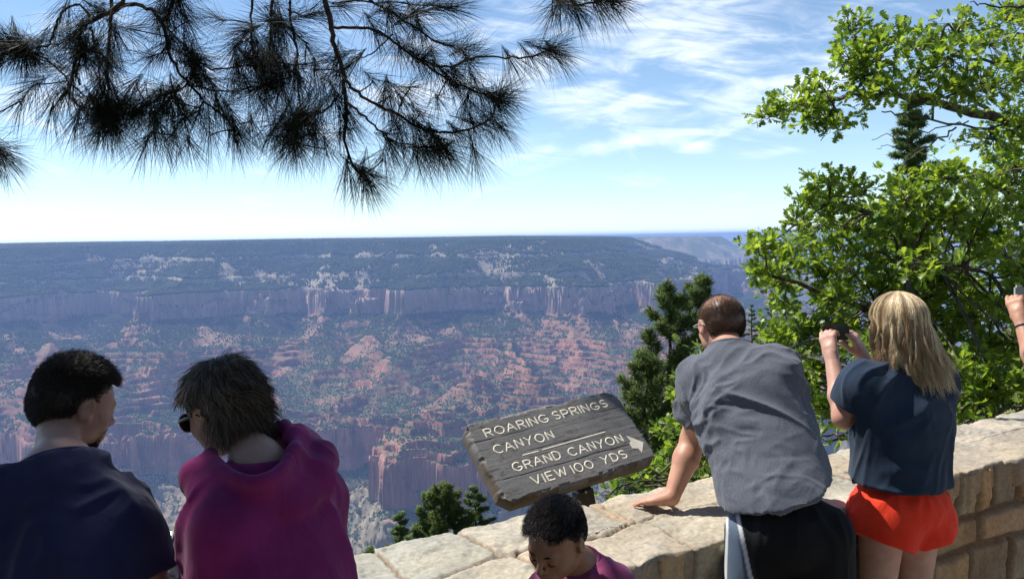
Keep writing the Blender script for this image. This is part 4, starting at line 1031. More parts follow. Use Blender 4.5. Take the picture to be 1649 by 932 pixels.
sh = [(x + rg.normal(0, 8), y + rg.normal(0, 8), 24, 22, rg.uniform(5.0, 6.2)) for (x, y) in [(1120, 575), (1105, 600), (1135, 625), (1095, 640), (1085, 670), (1115, 665), (1150, 660), (1075, 700), (1105, 700), (1140, 705), (1165, 700), (1060, 735), (1095, 738), (1130, 745), (1160, 748),
     (1040, 765), (1075, 772), (1110, 775), (1150, 780), (1012, 785), (1180, 720), (1200, 700), (1170, 640), (1200, 620), (1185, 760), (1215, 660), (1220, 740), (980, 800)]]
oak('bright green oak scrub between the sign and the man in the grey shirt', (1.9, 6.4, -1.8), [([(1.9, 6.4, -1.9), tuple(P(1120, 760, 6.0)), tuple(P(1110, 680, 5.8)), tuple(P(1120, 600, 5.6))], .03, .006), ([(1.9, 6.4, -1.9), tuple(P(1090, 800, 5.8)), tuple(P(1050, 770, 5.4))], .02, .005)],
    blobs_px(sh, rg, .1), 58, 22, Lleaf=.062, name='oak_shrub', group='green shrubs behind the wall')
rg = np.random.default_rng(59)
sh = [(x + rg.normal(0, 8), y + rg.normal(0, 4), 20, 14, rg.uniform(4.9, 5.6)) for x in np.arange(1530, 1700, 22) for y in (640, 662, 684)] + [(x, 700 + rg.normal(0, 5), 20, 14, rg.uniform(4.6, 5.0)) for x in np.arange(1300, 1540, 24)]
oak('low leafy growth poking over the far side of the wall right of the blonde woman', (3.2, 5.4, -.6), [([(3.2, 5.4, -.6), tuple(P(1600, 680, 5.2)), tuple(P(1560, 650, 5.1))], .015, .005), ([(3.2, 5.4, -.6), tuple(P(1450, 720, 4.9)), tuple(P(1350, 705, 4.8))], .015, .005)],
    blobs_px(sh, rg, .05), 60, 11, Lleaf=.06, name='leafy_shrub', group='green shrubs behind the wall')
sh = [(270, 884, 14, 9, 3.4), (283, 905, 12, 10, 3.4), (262, 905, 12, 10, 3.5)]
oak('small bright green sprig showing between the two people on the left', (-1.45, 3.45, -.6), [([(-1.45, 3.5, -.6), tuple(P(272, 910, 3.45))], .01, .004)], blobs_px(sh, rg, .02), 62, 12, Lleaf=.05, name='leafy_shrub', group='green shrubs behind the wall')
# ------------------------------------------------------------------ people: implicit bodies turned into one continuous surface
class Field:
    def __init__(s, lo, hi, h=.0045, zfine=None, hz=.0045, hzc=.012):
        s.x = np.arange(lo[0], hi[0], h); s.y = np.arange(lo[1], hi[1], h)
        if zfine is None: s.z = np.arange(lo[2], hi[2], hz)
        else: s.z = np.concatenate([np.arange(lo[2], zfine, hzc), np.arange(zfine, hi[2], hz)])
        s.D = np.full((len(s.x), len(s.y), len(s.z)), 1.0, np.float32)
    def _sl(s, lo, hi, m):
        i = [np.searchsorted(a, l - m) for a, l in zip((s.x, s.y, s.z), lo)]; j = [np.searchsorted(a, h + m) for a, h in zip((s.x, s.y, s.z), hi)]
        return tuple(slice(a, b) for a, b in zip(i, j))
    def _pts(s, sl):
        return s.x[sl[0]][:, None, None].astype(np.float32), s.y[sl[1]][None, :, None].astype(np.float32), s.z[sl[2]][None, None, :].astype(np.float32)
    def _put(s, sl, d, k, op):
        o = s.D[sl]
        if op == 'add':
            if k > 0:
                h = np.clip(.5 + .5 * (o - d) / k, 0, 1); s.D[sl] = o * (1 - h) + d * h - k * h * (1 - h)
            else: s.D[sl] = np.minimum(o, d)
        else:
            d = -d
            if k > 0:
                h = np.clip(.5 - .5 * (o - d) / k, 0, 1); s.D[sl] = o * (1 - h) + d * h + k * h * (1 - h)
            else: s.D[sl] = np.maximum(o, d)
    def cap(s, a, b, ra, rb=None, k=.02, op='add'):
        rb = ra if rb is None else rb; a = np.asarray(a, float); b = np.asarray(b, float); r = max(ra, rb)
        sl = s._sl(np.minimum(a, b) - r, np.maximum(a, b) + r, k + .02)
        if min(x.stop - x.start for x in sl) <= 0: return
        X, Y, Z = s._pts(sl); d = b - a; L2 = float(d @ d) + 1e-12
        t = np.clip(((X - a[0]) * d[0] + (Y - a[1]) * d[1] + (Z - a[2]) * d[2]) / L2, 0, 1)
        q = np.sqrt((X - a[0] - t * d[0]) ** 2 + (Y - a[1] - t * d[1]) ** 2 + (Z - a[2] - t * d[2]) ** 2) - (ra + (rb - ra) * t)
        s._put(sl, q, k, op)
    def ell(s, c, r, R=None, k=.02, op='add'):
        c = np.asarray(c, float); R = np.eye(3) if R is None else R; m = max(r)
        sl = s._sl(c - m, c + m, k + .02)
        if min(x.stop - x.start for x in sl) <= 0: return
        X, Y, Z = s._pts(sl); X = X - c[0]; Y = Y - c[1]; Z = Z - c[2]
        q = [(X * R[0, i] + Y * R[1, i] + Z * R[2, i]) / r[i] for i in range(3)]
        k0 = np.sqrt(q[0] ** 2 + q[1] ** 2 + q[2] ** 2); k1 = np.sqrt((q[0] / r[0]) ** 2 + (q[1] / r[1]) ** 2 + (q[2] / r[2]) ** 2) + 1e-6
        s._put(sl, k0 * (k0 - 1) / k1, k, op)
    def cutplane(s, p, n, wob=0.0, axis_r=None):
        """remove everything on the side n points to (optionally only within axis_r of the line through p along n)"""
        p = np.asarray(p, float); n = np.asarray(n, float) / np.linalg.norm(n)
        if axis_r is None: sl = (slice(None),) * 3
        else: sl = s._sl(p - axis_r * 1.6, p + n * .4 + axis_r * 1.6 if False else p + axis_r * 1.6, .25)
        X, Y, Z = s._pts(sl); X = X - p[0]; Y = Y - p[1]; Z = Z - p[2]
        d = X * n[0] + Y * n[1] + Z * n[2]
        if wob: d = d + wob * (np.sin(X * 45 + 1) + np.sin(Y * 52 + X * 20)) * .5
        if axis_r is not None:
            ax = np.sqrt(np.maximum(X * X + Y * Y + Z * Z - d * d, 0)); d = np.minimum(d, axis_r - ax)
        s.D[sl] = np.maximum(s.D[sl], d)
    def mesh(s):
        D = s.D; neg = D < 0
        nx, ny, nz_ = D.shape
        cnt = np.zeros((nx - 1, ny - 1, nz_ - 1), np.int8)
        for a in (0, 1):
            for b in (0, 1):
                for c in (0, 1): cnt += neg[a:nx - 1 + a, b:ny - 1 + b, c:nz_ - 1 + c]
        act = (cnt > 0) & (cnt < 8); ci = np.argwhere(act); vid = np.full(act.shape, -1, np.int32); vid[act] = np.arange(len(ci))
        co = (s.x, s.y, s.z); P_ = np.zeros((len(ci), 3)); W_ = np.zeros(len(ci))
        corners = [(a, b, c) for a in (0, 1) for b in (0, 1) for c in (0, 1)]
        for A in corners:
            for ax in range(3):
                if A[ax]: continue
                B = list(A); B[ax] = 1
                da = D[ci[:, 0] + A[0], ci[:, 1] + A[1], ci[:, 2] + A[2]]; db = D[ci[:, 0] + B[0], ci[:, 1] + B[1], ci[:, 2] + B[2]]
                m = (da < 0) != (db < 0); t = np.where(m, da / np.where(m, da - db, 1), 0)
                for j in range(3):
                    ca = co[j][ci[:, j] + A[j]]; cb = co[j][ci[:, j] + B[j]]; P_[:, j] += np.where(m, ca + t * (cb - ca), 0)
                W_ += m
        P_ /= W_[:, None]
        Q = []
        for ax in range(3):
            u, v = [(1, 2), (2, 0), (0, 1)][ax]
            sl0 = [slice(1, -1)] * 3; sl1 = [slice(1, -1)] * 3; sl0[ax] = slice(0, -1); sl1[ax] = slice(1, None)
            a = neg[tuple(sl0)]; b = neg[tuple(sl1)]; e = np.argwhere(a != b); fl = a[a != b]
            off = np.ones(3, int); off[ax] = 0; e = e + off
            def cell(du, dv):
                q = e.copy(); q[:, u] -= du; q[:, v] -= dv; return vid[q[:, 0], q[:, 1], q[:, 2]]
            q = np.stack([cell(1, 1), cell(0, 1), cell(0, 0), cell(1, 0)], 1)
            q[~fl] = q[~fl][:, ::-1]; Q.append(q[(q >= 0).all(1)])
        return P_, np.concatenate(Q)
def vnormals(V, Q):
    n = np.cross(V[Q[:, 2]] - V[Q[:, 0]], V[Q[:, 3]] - V[Q[:, 1]]); N_ = np.zeros_like(V)
    for i in range(4): np.add.at(N_, Q[:, i], n)
    return unit(N_)
def relax(V, Q, it=2, w=.5):
    for _ in range(it):
        S = np.zeros_like(V); c = np.zeros(len(V))
        for i in range(4):
            for j in (1, 3):
                np.add.at(S, Q[:, i], V[Q[:, (i + j) % 4]]); np.add.at(c, Q[:, i], 1)
        V = V * (1 - w) + w * S / np.maximum(c, 1)[:, None]
    return V
def folds(V, N_, amp, along, scale_across=26, scale_along=5, seed=0.0, mask=None):
    a = unit(np.array(along, float)); b = unit(np.cross(a, [.31, .22, .9])); c = np.cross(a, b)
    q = np.stack([V @ a * scale_along, V @ b * scale_across, V @ c * scale_across], -1) + seed
    w = fbm3(q * .35 + 5, 2); f = noise3(q + w[:, None] * 1.5); r = 1 - np.abs(f * 2 - 1) * 1.0
    g = sstep(noise3(V * 6 + seed), .25, .75)
    d = amp * (r ** 2 * 1.4 - .5) * g
    if mask is not None: d = d * mask
    return V + N_ * d[:, None]
def Rot(yaw, pitch=0, roll=0):
    """columns right, forward, up; yaw turns from +Y to +X, pitch looks down, roll tips the head to its right"""
    y, p, r = map(math.radians, (yaw, pitch, roll))
    f = np.array([math.sin(y) * math.cos(p), math.cos(y) * math.cos(p), -math.sin(p)]); rt = np.array([math.cos(y), -math.sin(y), 0.0]); up = np.cross(rt, f)
    rt2 = rt * math.cos(r) - up * math.sin(r); up2 = up * math.cos(r) + rt * math.sin(r)
    return np.stack([rt2, f, up2], 1)
def head(S, c, R, sc=1.0, wide=1.0, beard=0.0):
    T = lambda x, y, z: c + R @ (np.array([x * wide, y, z]) * sc)
    E = lambda x, y, z, r, k=.012, op='add': S.ell(T(x, y, z), np.array(r) * sc * np.array([wide, 1, 1]), R, k * sc, op)
    E(0, -.014, .030, (.074, .094, .084), 0); E(0, -.045, .005, (.062, .058, .066), .03)
    E(0, .026, -.018, (.060, .062, .086), .03); E(0, .030, -.066, (.050, .050, .036), .03); E(0, .066, -.090, (.022, .020, .017), .022)
    for s_ in (-1, 1):
        E(.037 * s_, .054, -.026, (.024, .026, .024), .02); E(.054 * s_, .0, -.052, (.012, .030, .030), .03)
    S.cap(T(-.034, .074, .024), T(.034, .074, .024), .011 * sc, .011 * sc, .016 * sc)
    for s_ in (-1, 1): E(.031 * s_, .094, .003, (.017, .014, .011), .010, 'sub'); E(.031 * s_, .0745, .003, (.0135, .0135, .0120), .004)
    S.cap(T(0, .084, .016), T(0, .109, -.020), .0075 * sc, .0100 * sc, .010 * sc)
    for s_ in (-1, 1): E(.0115 * s_, .097, -.026, (.0080, .0095, .0075), .006)
    E(0, .082, -.058, (.030, .014, .020), .018); E(0, .0935, -.0515, (.022, .0075, .0055), .005); E(0, .0920, -.0640, (.019, .0080, .0062), .005); E(0, .103, -.0575, (.024, .009, .0014), .003, 'sub')
    for s_ in (-1, 1):
        Re = R @ np.array(Matrix.Rotation(math.radians(-14 * s_), 3, 'Z') @ Matrix.Rotation(math.radians(-10), 3, 'X'))
        cE = T(.0800 * s_, -.010, -.004)
        S.ell(cE, np.array((.0085, .0190, .032)) * sc, Re, .004 * sc); S.ell(cE + R @ (np.array([.0075 * s_, .002, .003]) * sc), np.array((.0055, .0095, .018)) * sc, Re, .004 * sc, 'sub')
        S.ell(T(.0740 * s_, .006, -.026), np.array((.0055, .008, .010)) * sc, Re, .006 * sc)
    return T
def hand(S, w, f, n, th, curl=(20, 20, 20, 20), sc=1.0, thumb=(.6, .5), spread=.05, k=.006, base=0.):
    """w wrist, f pointing direction, n back-of-hand normal, th thumb side direction"""
    f = unit(np.array(f, float)); n = np.array(n, float); n = unit(n - f * (n @ f)); t = np.cross(f, n)
    if t @ np.array(th, float) < 0: t = -t
    G = lambda a, b, c: w + (f * a + t * b + n * c) * sc
    S.cap(G(.0, 0, 0), G(.035, .0, 0), .024 * sc, .026 * sc, .015)
    for b in (-.026, -.009, .009, .026): S.cap(G(.02, b * .6, 0), G(.088 - abs(b) * .15, b, -.002), .0165 * sc, .0125 * sc, .012)
    for i, (b, l) in enumerate(((.029, .070), (.0095, .078), (-.0095, .072), (-.028, .057))):
        c0 = math.radians(curl[i] + base); p = G(.086 - abs(b) * .15, b, 0.001); r = .0092 if i < 3 else .0080; ang = c0 * .6; d_ = f * math.cos(ang) - n * math.sin(ang) + t * (b * spread * 20)
        for j, fr in enumerate((.46, .31, .25)):
            d_ = unit(d_); q = p + d_ * l * fr * sc; S.cap(p, q, r * sc, (r - .0009) * sc, .0035 if j else k); p = q; r -= .0009; ang += c0; d_ = f * math.cos(ang) - n * math.sin(ang) + t * (b * spread * 20)
    p = G(.018, .020, -.006); d_ = unit(f * thumb[0] + t * (1 - thumb[0]) * 1.2 - n * thumb[1]); q = p + d_ * .042 * sc; S.cap(p, q, .0155 * sc, .0115 * sc, .012)
    d2 = unit(d_ + f * .5); q2 = q + d2 * .032 * sc; S.cap(q, q2, .0108 * sc, .0098 * sc, .004); d3 = unit(d2 + f * .35 - n * .15); S.cap(q2, q2 + d3 * .026 * sc, .0098 * sc, .0082 * sc, .004)
def skin_mat(name, c, c2, rough=.5):
    m, t, b = new_mat(name); n = tex(t, 22, 4); n2 = tex(t, 420, 3)
    t.links.new(MIX(t, SM(t, n, .35, .65), c, c2), b.inputs['Base Color']); b.inputs['Roughness'].default_value = rough
    b.inputs['Subsurface Weight'].default_value = .12; b.inputs['Subsurface Radius'].default_value = (.012, .005, .003); b.inputs['Subsurface Scale'].default_value = .6
    bump(t, b, n2, .5, .0006); return m
def cloth_mat(name, c, c2, weave=900, rough=.9, bd=.0004, mot=14, heather=0.0, fold=.0):
    m, t, b = new_mat(name); n = tex(t, mot, 4); w = tex(t, weave, 2)
    cc = MIX(t, SM(t, n, .3, .7), c, c2)
    if heather:
        hn = tex(t, 350, 3, .7, vscale=(1, 1, .3)); cc = MIX(t, SM(t, hn, .4, .62), cc, tuple(min(1, v * (1 + heather)) for v in c), 'MIX')
    t.links.new(cc, b.inputs['Base Color']); b.inputs['Roughness'].default_value = rough; b.inputs['Specular IOR Level'].default_value = .15
    b.inputs['Sheen Weight'].default_value = .12
    nb = bump(t, b, w, .6, bd)
    if fold: bump(t, b, tex(t, 14, 3, .5, vscale=(1, 1, .45), dist=.8), .8, fold, nb)
    return m
def hair_mat(name, rough=.42):
    m, t, b = new_mat(name); at = t.nodes.new('ShaderNodeAttribute'); at.attribute_name = 'Col'
    t.links.new(at.outputs['Color'], b.inputs['Base Color']); b.inputs['Roughness'].default_value = rough; b.inputs['Specular IOR Level'].default_value = .45; return m
HAIRM = hair_mat('hair')
def strands(P0, dirs_fn, L_, steps, r, col, rg, wave=0.0):
    """grow strands step by step; dirs_fn(points, t, index) gives unit directions"""
    n = len(P0); pts = [P0]; p = P0.copy()
    for i in range(steps):
        d = dirs_fn(p, i / steps); 
        if wave: d = unit(d + wave * fbm3(p * 28 + 3, 2)[:, None] * np.array([1, -.7, .4]))
        p = p + d * (L_ / steps)[:, None]; pts.append(p)
    A = np.stack(pts, 1); t = np.gradient(A, axis=1); t = unit(t); s1 = unit(np.cross(t, np.array([.37, .55, .2]))); s2 = np.cross(t, s1)
    rr = r * np.linspace(1, .25, steps + 1)[None, :, None, None]; a = np.arange(3) * 2.0944
    V = A[:, :, None] + (np.cos(a)[None, None, :, None] * s1[:, :, None] + np.sin(a)[None, None, :, None] * s2[:, :, None]) * rr
    m = steps + 1; I = (np.arange(n) * m * 3)[:, None, None] + np.arange(m * 3).reshape(m, 3)[None]; J = np.roll(I, -1, 2)
    Q = np.stack([I[:, :-1], J[:, :-1], J[:, 1:], I[:, 1:]], -1).reshape(-1, 4)
    return V.reshape(-1, 3), Q, np.repeat(col, m * 3, 0)
def scalp(n, rg, region, c, R, sc=1.0):
    """points on the cranium with normals, local coordinates kept where region() says so"""
    c1, r1, c2, r2 = np.array([0, -.014, .030]), np.array([.077, .097, .087]), np.array([0, -.045, .003]), np.array([.069, .063, .071])
    d = rnd_dirs(n * 2, rg); l1 = d * r1 + c1; l2 = rnd_dirs(n * 2, rg)[:n] * r2 + c2
    l = np.concatenate([l1[(((l1 - c2) / r2) ** 2).sum(1) > 1], l2[(((l2 - c1) / r1) ** 2).sum(1) > 1]]); rg.shuffle(l); k = region(l); l = l[k][:n]
    nn = unit((l - np.array([0, -.02, .018])) / np.array([.077, .092, .092]))
    return c + (l * sc) @ R.T, nn @ R.T, l
def cap_mesh(name, c, R, region_cut, sc, infl, colr, root, rgseed=0, bumps=.002):
    """hair bulk: the cranium inflated and cut by planes given in head coordinates"""
    ext = .14 * sc; S = Field(c - ext, c + ext, .0042, hz=.0042)
    T = lambda q: c + R @ (np.array(q, float) * sc)
    S.ell(T((0, -.014, .030)), (np.array([.074, .094, .084]) + infl) * sc, R, 0); S.ell(T((0, -.045, .005)), (np.array([.062, .058, .066]) + infl) * sc, R, .03)
    for p, n in region_cut: S.cutplane(T(p), R @ np.array(n, float))
    for e in (-1, 1): S.ell(T((.0765 * e, .004, -.010)), np.array((.022, .026, .036)) * sc, R, .004, 'sub')
    V, Q = S.mesh(); V = relax(V, Q, 2); N_ = vnormals(V, Q); V = V + N_ * (bumps * fbm3(V * 70 + rgseed, 3) + bumps * .8 * fbm3(V * 200 + rgseed, 2))[:, None]
    g = (0.75 + .5 * noise3(V * 160))[:, None]
    return V, Q, np.array(colr)[None] * g
def add_hair(name, parts_, parent):
    o = 0; VV = []; QQ = []; CC_ = []
    for v, q, c in parts_: VV.append(v); QQ.append(q + o); CC_.append(c); o += len(v)
    link(name, mesh_np(name, np.concatenate(VV), np.concatenate(QQ), np.clip(np.concatenate(CC_), .002, .9)), HAIRM, parent, True)
def colvar(base, n, rg, var=.35, alt=None, pa=.3):
    c = np.array(base)[None] * rg.uniform(1 - var, 1 + var, (n, 1))
    if alt is not None: m = rg.random(n) < pa; c[m] = np.array(alt) * rg.uniform(1 - var, 1 + var, (m.sum(), 1))
    return c
def outside(p, c, R, sc, pad):
    """push points out of the cranium"""
    l = ((p - c) @ R) / sc - np.array([0, -.014, .030]); rad = np.array([.074, .094, .084]) + pad; k = np.sqrt(((l / rad) ** 2).sum(1)); k = np.minimum(k, 1)[:, None]
    l = l / np.maximum(k, .3) ; return c + ((l + np.array([0, -.014, .030])) * sc) @ R.T
def person_body(name, label, J, sc, mats, zf, group=None, hsc=1.0, wide=1.0, slim=1.0, hands=(), legs=True, bk=None, pelk=1.0, nekk=1.0):
    """J: joints in world coordinates. Returns root, field frame."""
    root = empty('person', (float(J['pel'][0]), float(J['pel'][1]), 0.0), label, 'person', group)
    allp = np.array([v for k, v in J.items() if k not in ('R', 'TR')] ); lo = allp.min(0) - .2; hi = allp.max(0) + .2; lo[2] = -.02; hi[2] = J['head'][2] + .16
    S = Field(lo, hi, .0046, zfine=zf, hz=.0042, hzc=.014); TR = J['TR']; b = sc * slim
    S.ell(J['pel'], np.array((.150, .105, .115)) * b * pelk, TR, 0); S.ell(J['pel'] * .5 + J['chest'] * .5, np.array((.135, .098, .15)) * b, TR, .06); S.ell(J['chest'], np.array((.155, .108, .155)) * b, TR, .06)
    S.cap(J['shL'], J['shR'], .050 * b, .050 * b, .06)
    for s_ in 'LR':
        S.cap(J['neck'] - [0, 0, .012], J['sh' + s_] - [0, 0, .012], .040 * b, .040 * b, .05); S.cap(J['sh' + s_], J['el' + s_], .050 * b, .040 * b, .03); S.cap(J['el' + s_], J['wr' + s_] * .35 + J['el' + s_] * .65, .040 * b, .040 * b, .02); S.cap(J['el' + s_] * .65 + J['wr' + s_] * .35, J['wr' + s_], .040 * b, .0255 * sc, .02)
        if legs:
            S.cap(J['hip' + s_], J['kn' + s_], .088 * b * pelk, .056 * b, .05); S.cap(J['kn' + s_], J['kn' + s_] * .6 + J['an' + s_] * .4 + TR[:, 1] * -.015, .054 * b, .055 * b, .03); S.cap(J['kn' + s_] * .6 + J['an' + s_] * .4 + TR[:, 1] * -.015, J['an' + s_], .055 * b, .036 * b, .03)
            a = J['an' + s_]; fw = np.array([TR[0, 1], TR[1, 1], 0]); fw = unit(fw); S.cap(a + [0, 0, -.03] - fw * .03, np.array([a[0], a[1], .035]) + fw * .13, .036 * sc, .028 * sc, .03)
    nk = J['head'] + J['R'] @ (np.array([0, -.030, -.055]) * hsc); S.cap(J['neck'], nk, .053 * b * nekk, .047 * hsc * nekk, .03)
    S.cap(J['neck'] - [0, 0, .06], J['neck'], .050 * b * nekk, .050 * b * nekk, .04)
    head(S, J['head'], J['R'], hsc, wide)
    for hd in hands: hand(S, **hd)
    V, Q = S.mesh(); V = relax(V, Q, 1, .4)
    link('body', mesh_np('body', V, Q), mats, root, True)
    return root
def J_(**k): return {a: np.array(b, float) for a, b in k.items()}
def stand(J, px, Yd, hipw=.095, z_h=.92, turn=0.0, knee=.50, lean=0.0, cx=None, cy=None):
    cx = J['pel'][0] if cx is None else cx; cy = J['pel'][1] if cy is None else cy; r = J['TR'][:, 0]; r = unit(np.array([r[0], r[1], 0])); f = np.array([-r[1], r[0], 0])
    for s_, q in (('L', -1), ('R', 1)):
        J['hip' + s_] = np.array([cx, cy, z_h]) + r * q * hipw; J['kn' + s_] = np.array([cx, cy, knee]) + r * q * (hipw + .005) + f * (.02 - lean * .3); J['an' + s_] = np.array([cx, cy, .09]) + r * q * (hipw + .015) - f * (.03 + lean * .5)
def garment(name, S, mat, root, fold_list=(), rel=2, mask=None):
    V, Q = S.mesh(); V = relax(V, Q, rel, .5); N_ = vnormals(V, Q)
    for fl in fold_list: V = folds(V, N_, **fl)
    V = relax(V, Q, 1, .3)
    return link(name, mesh_np(name, V, Q), mat, root, True)
def neckline(S, J, mat, root, r=.066, h=.020, lip=True):
    nk = J['neck']; up = unit(J['head'] + J['R'] @ np.array([0, -.03, -.06]) - nk); up = unit(up * .6 + np.array([0, 0, 1.0]) * .6)
    S.cap(nk - up * .03, nk + up * .06, r + .006, r, .035); S.cutplane(nk + up * h, up, 0, r + .035)
    s1 = unit(np.cross(up, J['TR'][:, 1])); s2 = np.cross(up, s1)
    ring = np.array([nk + up * (h - .003) + (s1 * math.cos(q) + s2 * math.sin(q)) * (r - .001) for q in np.linspace(0, 2 * math.pi, 49)])
    V, Fb = tube_np([ring], [.0065], 8, cap=False, flat=1.3); link('collar', mesh_np('collar', V, Fb), mat, root, True)
def shoe_pair(J, root, mat, sc=1.0):
    fw = unit(np.array([J['TR'][0, 1], J['TR'][1, 1], 0]))
    for s_ in 'LR':
        a = J['an' + s_]; S = Field(np.array([a[0], a[1], 0]) - .22, np.array([a[0], a[1], .14]) + .22, .009, hz=.009)
        g = np.array([a[0], a[1], 0]); S.cap(g + [0, 0, .05] - fw * .045, g + fw * .16 + [0, 0, .042], .045 * sc, .040 * sc, .02); S.cap(g + [0, 0, .05] - fw * .03, a + [0, 0, .0], .045 * sc, .046 * sc, .03); S.cutplane(g + [0, 0, .003], (0, 0, -1.0))
        V, Q = S.mesh(); link('shoe', mesh_np('shoe', relax(V, Q, 2), Q), mat, root, True)
# ================== the bearded man in navy, lower left
def man_navy():
    rg = np.random.default_rng(101)
    hc = P(121, 652, 1.72); R = Rot(35, 24, 0); hs = .84
    J = dict(head=hc, R=R, TR=Rot(14, 8), neck=P(97, 756, 1.56), shL=P(-38, 816, 1.48), shR=P(182, 836, 1.57))
    J['chest'] = P(88, 905, 1.52); J['pel'] = np.array([-.86, 1.38, .95])
    J['elL'] = np.array([-1.14, 1.42, 1.07]); J['wrL'] = np.array([-.86, 1.66, 1.10]); J['elR'] = P(262, 1010, 1.52); J['wrR'] = P(283, 948, 1.76)
    stand(J, 0, 0, z_h=.90, knee=.50)
    hw = J['wrR']; f_ = P(292, 884, 1.86) - hw
    root = person_body('person', 'bearded man in a navy t-shirt seen from behind, head bowed to the right', J, 1.05, skin_mat('fair_skin_shaded', (.44, .25, .18), (.38, .20, .14)), 1.05, hsc=hs, slim=1.06, nekk=.86,
        hands=[dict(w=hw, f=f_, n=(-.2, -.9, .4), th=(-1, 0, .3), curl=(38, 42, 46, 50), thumb=(.7, .2)), dict(w=J['wrL'], f=(.7, .6, .1), n=(0, 0, 1), th=(0, 1, 0))])
    navy = cloth_mat('navy_jersey', (.013, .015, .048), (.019, .021, .062), fold=.006)
    S = Field(np.array([-1.42, 1.08, .86]), np.array([-.42, 1.82, 1.58]), .0062, hz=.0062); TR = J['TR']
    S.ell(J['pel'] + [0, 0, .02], (.185, .135, .16), TR, 0); S.ell(J['pel'] * .5 + J['chest'] * .5, (.180, .130, .20), TR, .08); S.ell(J['chest'], (.192, .132, .185), TR, .08)
    S.cap(J['shL'], J['shR'], .066, .066, .07)
    for s_ in 'LR':
        S.cap(J['neck'] + [0, 0, -.025], J['sh' + s_], .066, .066, .05); e = J['sh' + s_] * .30 + J['el' + s_] * .70; S.cap(J['sh' + s_], e, .072, .074, .04); S.cutplane(J['sh' + s_] * .4 + J['el' + s_] * .6, J['el' + s_] - J['sh' + s_], .002, .092)
    nk = J['neck']; neckline(S, J, navy, root, .072, .012)
    garment('t_shirt', S, navy, root, [dict(amp=.015, along=(.3, 0, 1), scale_across=11, scale_along=3.5, seed=2), dict(amp=.008, along=(.9, .1, .6), scale_across=22, scale_along=6, seed=8)])
    # jeans
    S = Field(np.array([-1.15, 1.05, .03]), np.array([-.5, 1.72, 1.1]), .009, hz=.011)
    S.ell(J['pel'], (.168, .122, .12), TR, 0)
    for s_ in 'LR': S.cap(J['hip' + s_], J['kn' + s_], .102, .072, .04); S.cap(J['kn' + s_], J['an' + s_] - [0, 0, .02], .070, .058, .03)
    garment('trousers', S, cloth_mat('dark_denim', (.03, .04, .07), (.045, .055, .09)), root, [dict(amp=.006, along=(1, 0, .2), scale_across=16, scale_along=6, seed=1)])
    shoe_pair(J, root, simple('dark_shoe', (.04, .04, .045)))
    # short dark hair, longer and swept forward on top
    col = (.030, .020, .014)
    reg = lambda l: (l[:, 2] > -.045 + np.where(np.abs(l[:, 0]) < .045, -.022, .0)) & ((l[:, 1] < .012) | (l[:, 2] > .070 - .0 * l[:, 1])) & (l[:, 1] < .062) & ~((np.abs(l[:, 0]) > .06) & (l[:, 1] > -.03) & (l[:, 2] < .022))
    p, n, l = scalp(20000, rg, reg, hc, R, hs); top = sstep(l[:, 2], .045, .09)
    Ls = .006 + .015 * top * rg.uniform(.5, 1.2, len(l)) + .004 * rg.random(len(l))
    fw, up_ = R[:, 1], R[:, 2]; jit = rg.normal(0, .28, (len(l), 3))
    back = (1 - top)[:, None]
    dfn = lambda q, t: unit(n * (.9 - .5 * t) + fw * .55 * top[:, None] * (1 + t) - up_ * .75 * back * (1 + .3 * t) + jit)
    caps = cap_mesh('hair', hc, R, [((0, .048, .06), (0, .95, -.28)), ((0, -.02, -.044), (0, .35, -1)), ((0, .022, .030), (0, .9, -.75))], hs, .0025, (.016, .011, .009), root, 4, .004)
    add_hair('hair', [caps, strands(p + n * .0035, dfn, Ls, 5, .00055, colvar(col, len(p), rg, .4, (.075, .050, .032), .18), rg)], root)
    # beard
    reg = lambda l: np.ones(len(l), bool)
    m_ = 7500; u = rg.uniform(-1, 1, m_); v = rg.random(m_); ang = u * 1.45; jr = np.array([.060, .066])
    l = np.stack([np.sin(ang) * (.062 - .018 * v), .022 + np.cos(ang) * (.066 - .004 * v) , -.040 - .055 * v + .032 * (np.abs(u) ** 2) * (1 - v)], -1)
    p = hc + (l * hs) @ R.T; n = unit(l - np.array([0, .02, -.03])) @ R.T; jit2 = rg.normal(0, .3, (m_, 3))
    add_hair('beard', [strands(p, lambda q, t: unit(n * .8 - R[:, 2] * .6 + jit2), rg.uniform(.004, .010, m_), 3, .0005, colvar((.085, .040, .022), m_, rg, .35), rg)], root)
man_navy()
